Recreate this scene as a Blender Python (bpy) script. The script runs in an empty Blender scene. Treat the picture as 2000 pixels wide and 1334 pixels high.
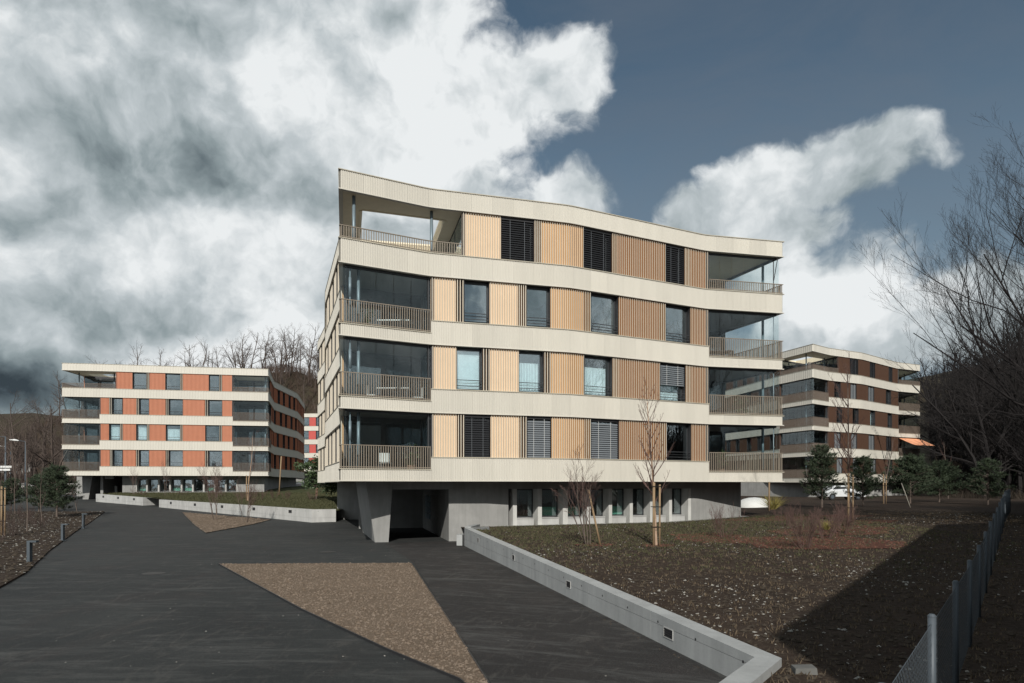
import bpy, bmesh, math, random
from mathutils import Vector, Matrix
from mathutils.geometry import tessellate_polygon
R = math.radians
random.seed(7)
scn = bpy.context.scene
COL = scn.collection
F = 1333.0; HY = 946.0          # focal length and horizon in photo pixels (2000 px wide)

# ------------------------------------------------------------------ camera
cd = bpy.data.cameras.new('camera'); cam = bpy.data.objects.new('camera', cd); COL.objects.link(cam)
cam.location = (0, 0, 0); cam.rotation_euler = (R(90), 0, 0)
cd.sensor_width = 36; cd.lens = 24; cd.shift_y = (HY-667)/2000.0; cd.clip_start = 0.1; cd.clip_end = 4000
scn.camera = cam
scn.view_settings.view_transform = 'Standard'; scn.view_settings.look = 'None'
scn.view_settings.exposure = -0.12; scn.view_settings.gamma = 1.0
SUN_DIR = Vector((0.035, 1.0, -0.60)).normalized()     # travel direction of the light
SUN_EL = math.asin(-SUN_DIR.z)
SUN_STRENGTH = 4.7; SKY_STRENGTH = 0.10

# ------------------------------------------------------------------ node helper
class NT:
    def __init__(s, tree): s.t = tree; s.n = tree.nodes; s.l = tree.links
    def new(s, kind, **kw):
        n = s.n.new(kind)
        for k, v in kw.items(): setattr(n, k, v)
        return n
    def put(s, sock, v):
        if hasattr(v, 'is_output'): s.l.new(v, sock)
        elif v is not None: sock.default_value = v
    def math(s, op, a, b=None, c=None, clamp=False):
        n = s.new('ShaderNodeMath', operation=op); n.use_clamp = clamp
        s.put(n.inputs[0], a)
        if b is not None: s.put(n.inputs[1], b)
        if c is not None: s.put(n.inputs[2], c)
        return n.outputs[0]
    def vmath(s, op, a, b=None, out=0):
        n = s.new('ShaderNodeVectorMath', operation=op); s.put(n.inputs[0], a)
        if b is not None:
            if op == 'SCALE': s.put(n.inputs[3], b)
            else: s.put(n.inputs[1], b)
        return n.outputs[out]
    def noise(s, vec, scale, detail=4, rough=.55, dist=0, out=0, dims='3D'):
        n = s.new('ShaderNodeTexNoise'); n.noise_dimensions = dims
        if vec is not None: s.put(n.inputs['Vector'], vec)
        n.inputs['Scale'].default_value = scale; n.inputs['Detail'].default_value = detail
        n.inputs['Roughness'].default_value = rough; n.inputs['Distortion'].default_value = dist
        return n.outputs[out]
    def mix(s, f, a, b, blend='MIX'):
        n = s.new('ShaderNodeMix', data_type='RGBA', blend_type=blend)
        s.put(n.inputs[0], f); s.put(n.inputs[6], c4(a)); s.put(n.inputs[7], c4(b)); return n.outputs[2]
    def ramp(s, f, stops):
        n = s.new('ShaderNodeValToRGB'); e = n.color_ramp.elements
        while len(e) < len(stops): e.new(.5)
        for i, (p, c) in enumerate(stops):
            e[i].position = p; e[i].color = c4(c) if not isinstance(c, (int, float)) else (c, c, c, 1)
        s.put(n.inputs[0], f); return n.outputs[0]
    def maprange(s, v, a, b, c=0, d=1, smooth=False):
        n = s.new('ShaderNodeMapRange'); n.interpolation_type = 'SMOOTHSTEP' if smooth else 'LINEAR'
        s.put(n.inputs[0], v)
        for i, q in enumerate((a, b, c, d)): n.inputs[i+1].default_value = q
        return n.outputs[0]
def c4(c):
    if isinstance(c, (tuple, list)) and len(c) == 3: return (c[0], c[1], c[2], 1)
    return c

# ------------------------------------------------------------------ world
def pxdir(px, py):
    return Vector(((px-1000)/F, 1, (HY-py)/F)).normalized()
w = bpy.data.worlds.new('World'); scn.world = w; w.use_nodes = True
T = NT(w.node_tree); T.n.clear()
outw = T.new('ShaderNodeOutputWorld'); bg = T.new('ShaderNodeBackground')
sky = T.new('ShaderNodeTexSky'); sky.sky_type = 'NISHITA'; sky.sun_disc = False
sky.sun_elevation = SUN_EL; sky.sun_rotation = math.atan2(-SUN_DIR.x, -SUN_DIR.y)
sky.altitude = 500; sky.dust_density = 1.6; sky.air_density = 1.0; sky.ozone_density = 1.5
D = T.new('ShaderNodeTexCoord').outputs['Generated']
D = T.vmath('NORMALIZE', D)
n1 = T.noise(D, 2.6, 5, .6, out=1); n2 = T.noise(D, 7.0, 5, .55, out=1)
wv = T.vmath('ADD', T.vmath('SCALE', T.vmath('SUBTRACT', n1, (.5,.5,.5)), .12),
             T.vmath('SCALE', T.vmath('SUBTRACT', n2, (.5,.5,.5)), .06))
Wd = T.vmath('ADD', D, wv)
def blob(px, py, rx, ry, hard=1.0, src=Wd):
    c = pxdir(px, py); q = Vector(((px-1000)/F, 1, (HY-py)/F)).length
    a = F*q
    v = T.vmath('MULTIPLY', T.vmath('SUBTRACT', src, tuple(c)), (a/rx, a/max(rx, ry), a/ry))
    L = T.vmath('LENGTH', v, out=1)
    return T.math('MULTIPLY', T.math('SUBTRACT', 1.0, T.math('MINIMUM', L, 2.2)), hard)
def mx(*a):
    r = a[0]
    for b in a[1:]: r = T.math('MAXIMUM', r, b)
    return r
# large cloud bank on the left, fingers reaching right, a white cloud on the right, a deck near the horizon
cloud = mx(blob(330, 260, 640, 520, 1.1), blob(740, 110, 220, 300, 1.0), blob(960, 225, 200, 110, .9), blob(1075, 200, 110, 60, .8),
           blob(800, 380, 290, 160, 1.0), blob(330, 620, 560, 330, 1.0), blob(1060, 170, 120, 70, .8),
           blob(1600, 350, 210, 80, 1.15), blob(1690, 300, 130, 60, 1.1), blob(1480, 400, 120, 70, 1.0), blob(1560, 450, 140, 80, .9),
           blob(1600, 570, 210, 110, .8), blob(1350, 440, 110, 60, .8), blob(1780, 660, 480, 110, .9),
           blob(1120, 400, 110, 50, .55))
front = blob(1100, 500, 1500, 1200, 1.0, D)           # generic weather takes over away from this bank
gen = T.math('SUBTRACT', T.math('MULTIPLY', T.noise(D, 3.6, 8, .58), 4.0), 1.45)
fz = T.maprange(front, -.15, .25, 0, 1, True)
dens0 = T.math('ADD', T.math('MULTIPLY', cloud, fz), T.math('MULTIPLY', gen, T.math('SUBTRACT', 1.0, fz)))
fb = T.noise(Wd, 6.0, 9, .58)
fb = T.math('ADD', T.math('MULTIPLY', fb, .80), T.math('MULTIPLY', T.noise(Wd, 17.0, 9, .62), .20))
dens = T.math('ADD', dens0, T.math('MULTIPLY', T.math('SUBTRACT', fb, .5), 2.1))
cov = T.maprange(dens, -.06, .30, 0, 1, True)
thick = T.maprange(dens, .1, .95, 0, 1, True)
sh = T.noise(Wd, 3.0, 8, .54)
dark = mx(blob(60, 760, 420, 110, 1.3), blob(300, 620, 330, 80, .65), blob(330, 285, 330, 75, .22), blob(470, 345, 220, 50, .40), blob(560, 250, 120, 50, .3), blob(120, 520, 260, 60, .15),
          blob(60, 430, 200, 60, .4), blob(780, 40, 70, 40, .6), blob(640, 560, 160, 60, .45), 0.0)
lite = mx(blob(880, 250, 330, 160, 1.0), blob(430, 430, 260, 60, .6), blob(1650, 320, 220, 80, .9), blob(520, 120, 420, 120, .7),
          blob(1300, 430, 160, 40, .9), blob(1620, 560, 260, 90, .7), blob(480, 690, 300, 50, .5), blob(100, 150, 300, 120, .35), 0.0)
shade = T.math('ADD', T.math('MULTIPLY', T.math('SUBTRACT', sh, .5), 1.9), .79)
rel = T.math('SUBTRACT', T.noise(Wd, 6.0, 7, .55), T.noise(T.vmath('ADD', Wd, (.014, .0, .034)), 6.0, 7, .55))
rel2 = T.math('SUBTRACT', T.noise(Wd, 17.0, 6, .55), T.noise(T.vmath('ADD', Wd, (.005, .0, .010)), 17.0, 6, .55))
shade = T.math('ADD', shade, T.math('MULTIPLY', T.math('ADD', rel, T.math('MULTIPLY', rel2, .22)), 1.35))
shade = T.math('SUBTRACT', shade, T.math('MULTIPLY', dark, .56))
shade = T.math('ADD', shade, T.math('MULTIPLY', lite, .36))
shade = T.math('SUBTRACT', shade, T.math('MULTIPLY', thick, .12), clamp=True)
ccol = T.ramp(shade, [(0, (.045, .062, .075)), (.25, (.14, .18, .20)), (.5, (.31, .37, .39)), (.75, (.56, .615, .64)), (1, (.90, .93, .94))])
skyc = T.mix(1.0, sky.outputs[0], (.74, .77, .67), 'MULTIPLY')
skyc = T.vmath('SCALE', skyc, SKY_STRENGTH)
veil = T.maprange(T.noise(T.vmath('MULTIPLY', D, (1.0, 1.0, 2.6)), 2.6, 9, .62, .6), .40, .72, .0, .50)
skyc = T.mix(veil, skyc, (.15, .18, .225))
zz_ = T.new('ShaderNodeSeparateXYZ'); T.l.new(D, zz_.inputs[0])
skyc = T.mix(T.maprange(zz_.outputs[2], .0, .58, .92, 0, True), skyc, (.215, .27, .325))
final = T.mix(cov, skyc, ccol)
T.l.new(T.vmath('SCALE', final, 1.0/SKY_STRENGTH), bg.inputs[0]); bg.inputs[1].default_value = SKY_STRENGTH
T.l.new(bg.outputs[0], outw.inputs[0])
sd = bpy.data.lights.new('sun', 'SUN'); sun = bpy.data.objects.new('sun', sd); COL.objects.link(sun)
sd.energy = SUN_STRENGTH; sd.angle = R(.53); sd.color = (1.0, .955, .88)
sun.rotation_euler = SUN_DIR.to_track_quat('-Z', 'Y').to_euler(); sun.location = (0, -20, 40)

# ------------------------------------------------------------------ materials
MATS = {}
def mat(name, col, rough=.7, var=.12, scale=3.0, bump=0.0, bscale=40, metal=0.0, spec=.3, col2=None, obj_rand=0.0, detail=6, streak=None):
    if name in MATS: return MATS[name]
    m = bpy.data.materials.new(name); m.use_nodes = True; t = NT(m.node_tree); b = t.n['Principled BSDF']
    co = t.new('ShaderNodeNewGeometry').outputs['Position']
    if streak: co = t.vmath('MULTIPLY', co, streak)
    n = t.noise(co, scale, detail, .62)
    f = t.maprange(n, .28, .72)
    c2 = col2 if col2 else tuple(min(1, x*(1+var)) for x in col); c1 = col if col2 else tuple(x*(1-var) for x in col)
    c = t.mix(f, c1, c2)
    if obj_rand:
        r = t.new('ShaderNodeObjectInfo').outputs['Random']
        k = t.maprange(r, 0, 1, 1-obj_rand, 1+obj_rand)
        c = t.vmath('SCALE', c, k)
    t.put(b.inputs['Base Color'], c)
    b.inputs['Roughness'].default_value = rough; b.inputs['Metallic'].default_value = metal
    b.inputs['Specular IOR Level'].default_value = spec
    if bump:
        bn = t.new('ShaderNodeBump'); bn.inputs['Strength'].default_value = bump; bn.inputs['Distance'].default_value = .02
        t.put(bn.inputs['Height'], t.noise(t.new('ShaderNodeNewGeometry').outputs['Position'], bscale, 6, .7)); t.l.new(bn.outputs[0], b.inputs['Normal'])
    MATS[name] = m; return m
def glass(name, refl=.22, tint=(.55, .62, .62), trans=.8):
    m = bpy.data.materials.new(name); m.use_nodes = True; t = NT(m.node_tree); t.n.clear()
    o = t.new('ShaderNodeOutputMaterial'); tr = t.new('ShaderNodeBsdfTransparent'); tr.inputs[0].default_value = c4(tuple(x*trans for x in tint))
    g = t.new('ShaderNodeBsdfGlossy'); g.inputs['Roughness'].default_value = .01; g.inputs[0].default_value = (.88, .97, 1, 1)
    lw = t.new('ShaderNodeLayerWeight')
    f = t.math('ADD', t.math('MULTIPLY', t.math('POWER', lw.outputs[1], 4.0), .7), refl, clamp=True)
    bn = t.new('ShaderNodeBump'); bn.inputs['Strength'].default_value = .012; bn.inputs['Distance'].default_value = .3
    t.put(bn.inputs['Height'], t.noise(t.new('ShaderNodeNewGeometry').outputs['Position'], 1.3, 1)); t.l.new(bn.outputs[0], g.inputs['Normal'])
    mxs = t.new('ShaderNodeMixShader'); t.put(mxs.inputs[0], f); t.l.new(tr.outputs[0], mxs.inputs[1]); t.l.new(g.outputs[0], mxs.inputs[2])
    t.l.new(mxs.outputs[0], o.inputs[0]); MATS[name] = m; return m
M_fascia = mat('fascia', (.535, .512, .455), .5, .05, 1.5, obj_rand=.045, spec=.35, streak=(1, 1, .15))
M_flash = mat('flashing', (.40, .37, .30), .5, .05)
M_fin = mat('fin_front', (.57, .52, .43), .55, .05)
M_rail = mat('rail_metal', (.235, .20, .16), .5, .06, 2)
M_railfar = mat('rail_metal_far', (.17, .135, .11), .5, .06, 2)
M_dark = mat('dark_metal', (.022, .022, .024), .45, .1, spec=.4)
M_frame = mat('window_frame', (.035, .037, .04), .4, .1, spec=.5)
M_soffit = mat('soffit', (.15, .115, .095), .7, .08)
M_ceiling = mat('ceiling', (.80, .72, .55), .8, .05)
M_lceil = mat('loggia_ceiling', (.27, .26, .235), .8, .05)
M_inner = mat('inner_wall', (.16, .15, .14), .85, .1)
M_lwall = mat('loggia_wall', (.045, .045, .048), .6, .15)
M_roof = mat('roof_gravel', (.25, .24, .22), .9, .2, 20)
M_steel = mat('steel_column', (.17, .22, .25), .4, .05, metal=.2)
M_glass = glass('window_glass', .24, (.90, .95, .96), 1)
M_lglass = glass('loggia_glass', .045, (.96, .985, .985), 1)
M_bglass = glass('loggia_back_glass', .10, (.85, .88, .9), 1)
M_blindd = mat('blind_dark', (.022, .023, .026), .45, .05)
M_blindg = mat('blind_grey', (.15, .165, .18), .45, .05)
M_curt = mat('curtain', (.86, .92, .93), .9, .08, 6)
M_green = mat('green_sheet', (.20, .55, .40), .6, .1)
M_white = mat('white_paint', (.62, .63, .62), .6, .05)
M_pale = mat('pale_stake_wood', (.30, .28, .24), .8, .15, 6)
def concrete(name, col, spots=True):
    m = mat(name, col, .85, .13, 1.4, .25, 30, detail=10)
    t = NT(m.node_tree); b = t.n['Principled BSDF']; src = b.inputs['Base Color'].links[0].from_socket
    P = t.new('ShaderNodeNewGeometry').outputs['Position']
    st = t.noise(t.vmath('MULTIPLY', P, (2.2, 2.2, .25)), 1.5, 8, .65)
    c = t.mix(t.maprange(st, .42, .72, 0, .45), src, tuple(x*.55 for x in col))
    fine = t.noise(P, 60, 3, .6)
    c = t.mix(t.maprange(fine, .3, .7, 0, .18), c, tuple(x*.7 for x in col))
    t.put(b.inputs['Base Color'], c); return m
M_conc = concrete('concrete', (.27, .27, .262))
M_wallconc = concrete('wall_concrete', (.335, .345, .345))
M_conlight = concrete('concrete_pale', (.42, .42, .41))
M_pier = concrete('pier_concrete', (.50, .50, .48))
M_bark = mat('bark', (.12, .095, .08), .9, .3, 14, .3, 50)
M_birch = mat('birch_bark', (.30, .18, .11), .7, .4, 9, .2, 40, col2=(.44, .33, .25))
M_twig = mat('twig', (.07, .05, .044), .85, .25, 10)
M_twigred = mat('red_twig', (.095, .058, .05), .8, .25, 10)
M_darkbark = mat('dark_bark', (.014, .012, .012), .9, .3, 10)
M_farbark = mat('far_bark', (.075, .058, .050), .95, .3, .3)
M_needle = mat('needles', (.020, .032, .020), .7, .4, 3, col2=(.055, .075, .04))
M_leaf = mat('evergreen_leaf', (.035, .06, .028), .45, .4, 3, col2=(.08, .11, .05))
M_post = mat('stake_wood', (.25, .175, .105), .8, .2, 8, .3, 60, streak=(1, 1, .15))
M_galv = mat('galvanised', (.075, .09, .105), .5, .1, 5, metal=.1)
M_orange = mat('awning', (.80, .36, .20), .7, .04)

def ground_mat(name, cols, scale, fine, bump=.6, rough=.95):
    m = bpy.data.materials.new(name); m.use_nodes = True; t = NT(m.node_tree); b = t.n['Principled BSDF']
    P = t.new('ShaderNodeNewGeometry').outputs['Position']
    a = t.noise(P, scale, 8, .65, .3); f = t.noise(P, fine, 8, .75)
    c = t.mix(t.maprange(a, .36, .64), cols[0], cols[1])
    c = t.mix(t.maprange(f, .46, .70), c, cols[2])
    if len(cols) > 3: c = t.mix(t.maprange(t.noise(P, scale*2.3, 5, .6), .60, .72), c, cols[3])
    t.put(b.inputs['Base Color'], c); b.inputs['Roughness'].default_value = rough; b.inputs['Specular IOR Level'].default_value = .15
    bn = t.new('ShaderNodeBump'); bn.inputs['Strength'].default_value = bump; bn.inputs['Distance'].default_value = .06
    t.put(bn.inputs['Height'], f); t.l.new(bn.outputs[0], b.inputs['Normal'])
    MATS[name] = m; return m
M_soil = ground_mat('soil', [(.022, .0155, .0115), (.038, .026, .019), (.062, .047, .036), (.030, .018, .013)], .35, 9)
M_bed = ground_mat('gravelly_bed', [(.115, .084, .060), (.155, .115, .084), (.20, .158, .120)], .8, 22)
M_grass = ground_mat('grass_ground', [(.040, .052, .018), (.055, .06, .026), (.06, .05, .03)], .3, 6)
M_mulch = ground_mat('mulch', [(.060, .024, .018), (.085, .036, .024), (.11, .06, .045)], 1.2, 18)
M_ground = ground_mat('far_ground', [(.04, .034, .024), (.055, .042, .03), (.038, .036, .02)], .03, .6, .2)
M_pebble = ground_mat('pebbles', [(.20, .20, .19), (.34, .34, .32), (.48, .47, .45)], 4, 25, .8)
M_stone = mat('stones', (.17, .16, .145), .8, .3, 6, col2=(.36, .35, .32))
M_clod = mat('clods', (.026, .020, .015), .95, .3, 6, col2=(.066, .052, .038))
M_bedstone = mat('bed_stones', (.12, .09, .066), .9, .3, 9, col2=(.22, .175, .138))
M_blade = mat('grass_blade', (.042, .048, .020), .8, .3, 4, col2=(.08, .075, .038))
def asphalt(name='asphalt', ca=(.015, .0172, .0178), cb=(.026, .0285, .0283), k=1.0, rot=0.0):
    m = bpy.data.materials.new(name); m.use_nodes = True; t = NT(m.node_tree); b = t.n['Principled BSDF']
    P = t.new('ShaderNodeNewGeometry').outputs['Position']
    vr = t.new('ShaderNodeVectorRotate'); vr.rotation_type = 'Z_AXIS'; t.l.new(P, vr.inputs['Vector']); vr.inputs['Angle'].default_value = rot; P = vr.outputs[0]
    c = t.mix(t.maprange(t.noise(P, .22, 6, .6), .35, .65), ca, cb)
    c = t.mix(t.maprange(t.noise(t.vmath('MULTIPLY', P, (1.0, .35, 1)), .9, 6, .6, .4), .52, .70, 0, .5), c, (.030, .025, .024))
    st = t.noise(t.vmath('MULTIPLY', P, (.42, 2.0, 1)), 1.3, 12, .78, .6)
    c = t.mix(t.maprange(st, .50, .66, 0, .55*k), c, (.085, .086, .083))
    st2 = t.noise(t.vmath('MULTIPLY', P, (2.6, .8, 1)), .9, 13, .82, 1.2)
    c = t.mix(t.maprange(st2, .53, .66, 0, .6*k), c, (.075, .070, .064))
    sp = t.noise(P, 34, 4, .7)
    c = t.mix(t.maprange(sp, .52, .74, 0, .7), c, (.085, .085, .082))
    c = t.mix(t.maprange(t.noise(P, 70, 2, .5), .30, .42, .65, 0), c, (.008, .009, .009))
    t.put(b.inputs['Base Color'], c); t.put(b.inputs['Roughness'], t.maprange(sp, .3, .7, .72, .9)); b.inputs['Specular IOR Level'].default_value = .25
    bn = t.new('ShaderNodeBump'); bn.inputs['Strength'].default_value = .5; bn.inputs['Distance'].default_value = .01
    t.put(bn.inputs['Height'], t.noise(P, 55, 4, .7)); t.l.new(bn.outputs[0], b.inputs['Normal'])
    return m
M_asph = asphalt()
M_drive = asphalt('drive_asphalt', (.0165, .0155, .0155), (.027, .0245, .024), 1.25, .35)

# ------------------------------------------------------------------ mesh builder
class MB:
    def __init__(s): s.v = []; s.f = []; s.m = []
    def face(s, idx, m=0): s.f.append(tuple(idx)); s.m.append(m)
    def hexa(s, p, m=0, mm=None):          # p: 4 bottom (loop) + 4 top
        o = len(s.v); s.v += [tuple(q) for q in p]
        for k, q in enumerate(((3,2,1,0),(4,5,6,7),(0,1,5,4),(1,2,6,5),(2,3,7,6),(3,0,4,7))):
            s.face([o+i for i in q], mm[k] if mm else m)
    def box(s, a, b, m=0):
        x0,y0,z0 = a; x1,y1,z1 = b
        s.hexa([(x0,y0,z0),(x1,y0,z0),(x1,y1,z0),(x0,y1,z0),(x0,y0,z1),(x1,y0,z1),(x1,y1,z1),(x0,y1,z1)], m)
    def wall(s, a, b, th, z0, z1, m=0):    # straight wall between 2D points, thickness to the left of travel
        a = Vector(a); b = Vector(b); t = (b-a).normalized(); n = Vector((-t.y, t.x))*th
        q = [a, b, b+n, a+n]
        za = z0 if isinstance(z0, tuple) else (z0, z0); zb = z1 if isinstance(z1, tuple) else (z1, z1)
        s.hexa([(q[0].x,q[0].y,za[0]),(q[1].x,q[1].y,za[1]),(q[2].x,q[2].y,za[1]),(q[3].x,q[3].y,za[0]),
                (q[0].x,q[0].y,zb[0]),(q[1].x,q[1].y,zb[1]),(q[2].x,q[2].y,zb[1]),(q[3].x,q[3].y,zb[0])], m)
    def strip(s, path, s0, s1, d0, d1, z0, z1, m=0):
        O = path.run(s0, s1, d1); I = path.run(s0, s1, d0)
        for i in range(len(O)-1):
            a, b, c, d = I[i], I[i+1], O[i+1], O[i]
            s.hexa([(d.x,d.y,z0),(c.x,c.y,z0),(b.x,b.y,z0),(a.x,a.y,z0),(d.x,d.y,z1),(c.x,c.y,z1),(b.x,b.y,z1),(a.x,a.y,z1)], m)
    def post(s, path, sp, w, d0, d1, z0, z1, mm=None, m=0):
        p, t, n = path.at(sp)
        a = p-t*w/2+n*d1; b = p+t*w/2+n*d1; c = p+t*w/2+n*d0; d = p-t*w/2+n*d0
        s.hexa([(a.x,a.y,z0),(b.x,b.y,z0),(c.x,c.y,z0),(d.x,d.y,z0),(a.x,a.y,z1),(b.x,b.y,z1),(c.x,c.y,z1),(d.x,d.y,z1)], m, mm)
    def tube(s, pts, rad, k=6, m=0, cap=True):
        rings = []
        for i, p in enumerate(pts):
            p = Vector(p); d = (Vector(pts[min(i+1, len(pts)-1)])-Vector(pts[max(i-1, 0)])).normalized()
            u = d.cross(Vector((.31, .17, .93)));
            if u.length < .1: u = d.cross(Vector((1, 0, 0)))
            u.normalize(); v = d.cross(u); r = rad[i] if isinstance(rad, (list, tuple)) else rad
            o = len(s.v)
            for j in range(k):
                an = 2*math.pi*j/k; s.v.append(tuple(p+u*math.cos(an)*r+v*math.sin(an)*r))
            rings.append(o)
        for a, b in zip(rings, rings[1:]):
            for j in range(k): s.face((a+j, a+(j+1)%k, b+(j+1)%k, b+j), m)
        if cap:
            s.face([rings[0]+j for j in range(k)][::-1], m); s.face([rings[-1]+j for j in range(k)], m)
    def blobby(s, c, r, m=0, rnd=random, sq=.6):
        o = len(s.v); c = Vector(c)
        for d in ((1,0,0),(0,1,0),(-1,0,0),(0,-1,0),(0,0,1),(0,0,-1)):
            k = r*(.6+.7*rnd.random()); s.v.append((c.x+d[0]*k+rnd.uniform(-.3,.3)*r, c.y+d[1]*k+rnd.uniform(-.3,.3)*r, c.z+d[2]*k*sq))
        for q in ((0,1,4),(1,2,4),(2,3,4),(3,0,4),(1,0,5),(2,1,5),(3,2,5),(0,3,5)): s.face([o+i for i in q], m)
    def tri(s, a, b, c, m=0):
        o = len(s.v); s.v += [tuple(a), tuple(b), tuple(c)]; s.face((o, o+1, o+2), m)
    def poly(s, pts, z0, z1, holes=(), m=0, mtop=None, mbot=None):
        loops = [[Vector((p[0], p[1], 0)) for p in pts]]+[[Vector((p[0], p[1], 0)) for p in h] for h in holes]
        flat = [p for l in loops for p in l]; tr = tessellate_polygon(loops)
        o = len(s.v); n = len(flat)
        s.v += [(p.x, p.y, z0) for p in flat]+[(p.x, p.y, z1) for p in flat]
        for t in tr:
            a, b, c = t; nz = (flat[b]-flat[a]).cross(flat[c]-flat[a]).z
            if nz < 0: a, b, c = a, c, b
            s.face((o+n+a, o+n+b, o+n+c), m if mtop is None else mtop); s.face((o+c, o+b, o+a), m if mbot is None else mbot)
        k = 0
        for l in loops:
            for i in range(len(l)):
                a = k+i; b = k+(i+1) % len(l); s.face((o+a, o+b, o+n+b, o+n+a), m)
            k += len(l)
    def build(s, name, mats, parent=None, kind=None, smooth=False, label=None):
        me = bpy.data.meshes.new(name); me.from_pydata(s.v, [], s.f)
        if not isinstance(mats, (list, tuple)): mats = [mats]
        for q in mats: me.materials.append(q)
        if len(mats) > 1: me.polygons.foreach_set('material_index', s.m)
        if smooth: me.polygons.foreach_set('use_smooth', [True]*len(s.f))
        me.update()
        o = bpy.data.objects.new(name, me); COL.objects.link(o)
        if parent is not None:
            o.parent = parent
            if parent.type == 'EMPTY' and not parent.get('_local'): o.matrix_parent_inverse = Matrix.Translation(-parent.location)
        if kind: o['kind'] = kind
        if label: o['label'] = label
        return o
def tag(o, label, cat, group=None):
    o['label'] = label; o['category'] = cat
    if group: o['group'] = group
    return o
def thing(name, label, cat, loc=(0,0,0), group=None, local=False):
    o = bpy.data.objects.new(name, None); COL.objects.link(o); o.location = loc; o.empty_display_size = .3
    if local: o['_local'] = 1
    return tag(o, label, cat, group)
def copy_tree(o, parent=None):
    c = o.copy(); COL.objects.link(c)
    if parent is not None: c.parent = parent
    for ch in list(o.children): copy_tree(ch, c)
    return c

class Path:
    """outline walked with the outside on the right hand"""
    def __init__(s, pts, fil=()):
        P = [Vector(p) for p in pts]; out = []; s.corner = {}
        for i, p in enumerate(P):
            if i in fil:
                a = (P[i-1]-p).normalized(); b = (P[i+1]-p).normalized(); r = .30
                q0 = p+a*r; q2 = p+b*r; out += [q0, q0*.25+p*.5+q2*.25, q2]
                s.corner[i] = len(out)-2
            else: out.append(p); s.corner[i] = len(out)-1
        s.p = out; s.c = [0.0]
        for a, b in zip(out, out[1:]): s.c.append(s.c[-1]+(b-a).length)
        s.len = s.c[-1]
    def sv(s, i): return s.c[s.corner[i]]
    def seg(s, q):
        for i in range(len(s.p)-1):
            if q <= s.c[i+1]+1e-7: return i
        return len(s.p)-2
    def at(s, q):
        q = min(max(q, 0), s.len); i = s.seg(q); t = (s.p[i+1]-s.p[i]).normalized()
        return s.p[i]+t*(q-s.c[i]), t, Vector((t.y, -t.x))
    def vert(s, i, d):
        if i == 0 or i == len(s.p)-1:
            j = 0 if i == 0 else i-1; t = (s.p[j+1]-s.p[j]).normalized(); return s.p[i]+Vector((t.y, -t.x))*d
        t0 = (s.p[i]-s.p[i-1]).normalized(); t1 = (s.p[i+1]-s.p[i]).normalized()
        n0 = Vector((t0.y, -t0.x)); n1 = Vector((t1.y, -t1.x)); h = (n0+n1).normalized()
        return s.p[i]+h*(d/max(.3, h.dot(n0)))
    def run(s, s0, s1, d):
        out = []
        def end(q):
            for i, c in enumerate(s.c):
                if abs(c-q) < 1e-4: return s.vert(i, d)
            p, t, n = s.at(q); return p+n*d
        out.append(end(s0))
        for i, c in enumerate(s.c):
            if s0+1e-4 < c < s1-1e-4: out.append(s.vert(i, d))
        out.append(end(s1)); return out
    def hit(s, px, lo, hi):
        t = (px-1000)/F
        for i in range(s.corner[lo], s.corner[hi]):
            a, b = s.p[i], s.p[i+1]; fa = a.x-t*a.y; fb = b.x-t*b.y
            if fa <= 1e-6 and fb >= -1e-6:
                k = -fa/(fb-fa) if fb != fa else 0; return s.c[i]+k*(b-a).length
        return s.c[s.corner[lo]] if (s.p[s.corner[lo]].x-t*s.p[s.corner[lo]].y) > 0 else s.c[s.corner[hi]]

# ------------------------------------------------------------------ ground heights (eye height is z = 0)
def za(x, y):
    if y < 45: return -2.65
    if y < 150: return -2.65+.024*(y-45)
    return -.13
def zgA(x, y):
    if y < 9: z = -2.33
    elif y < 29: z = -2.33+(y-9)/20*.34
    else: z = -1.99
    return z+.04*min(max(x-8, 0), 12)
def zgB(x, y): return -1.86+.026*(y-47)
def sheet(name, pts, zf, m, dz=0.0, cx=(), cy=(), thick=0.0, kind='structure'):
    bm = bmesh.new(); vs = [bm.verts.new((p[0], p[1], 0)) for p in pts]; bm.faces.new(vs)
    for x in cx: bmesh.ops.bisect_plane(bm, geom=bm.verts[:]+bm.edges[:]+bm.faces[:], plane_co=(x,0,0), plane_no=(1,0,0))
    for y in cy: bmesh.ops.bisect_plane(bm, geom=bm.verts[:]+bm.edges[:]+bm.faces[:], plane_co=(0,y,0), plane_no=(0,1,0))
    bmesh.ops.triangulate(bm, faces=bm.faces[:])
    for v in bm.verts: v.co.z = zf(v.co.x, v.co.y)+dz
    bmesh.ops.recalc_face_normals(bm, faces=bm.faces[:])
    for f in bm.faces:
        if f.normal.z < 0: f.normal_flip()
    if thick:
        r = bmesh.ops.extrude_face_region(bm, geom=bm.faces[:])
        for v in [g for g in r['geom'] if isinstance(g, bmesh.types.BMVert)]: v.co.z -= thick
        bmesh.ops.recalc_face_normals(bm, faces=bm.faces[:])
    me = bpy.data.meshes.new(name); bm.to_mesh(me); bm.free(); me.materials.append(m)
    o = bpy.data.objects.new(name, me); COL.objects.link(o)
    if kind: o['kind'] = kind
    return o
CY = (45, 60, 80, 100, 150)
sheet('ground', [(-1800,-1800),(1800,-1800),(1800,2200),(-1800,2200)], za, M_ground, -.10, (), (45, 150))
sheet('asphalt_road', [(-110,-30),(0.2,-30),(0.2,4.9),(2.5,7.7),(3.25,8.95),(-1.9,29.5),(-2.5,31.9),(-5.2,43),(-7.5,49),(-12.6,49.7),(-12.3,60),(-44,78),(-46.3,95),(-110,95)], za, M_asph, 0, (), CY)
left_bed = [(-9,6),(-13.0,17.3),(-14.4,20.2),(-18.4,27.2),(-26.4,41.9),(-34.3,57.5),(-50,58.5),(-75,56),(-75,6)]
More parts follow.
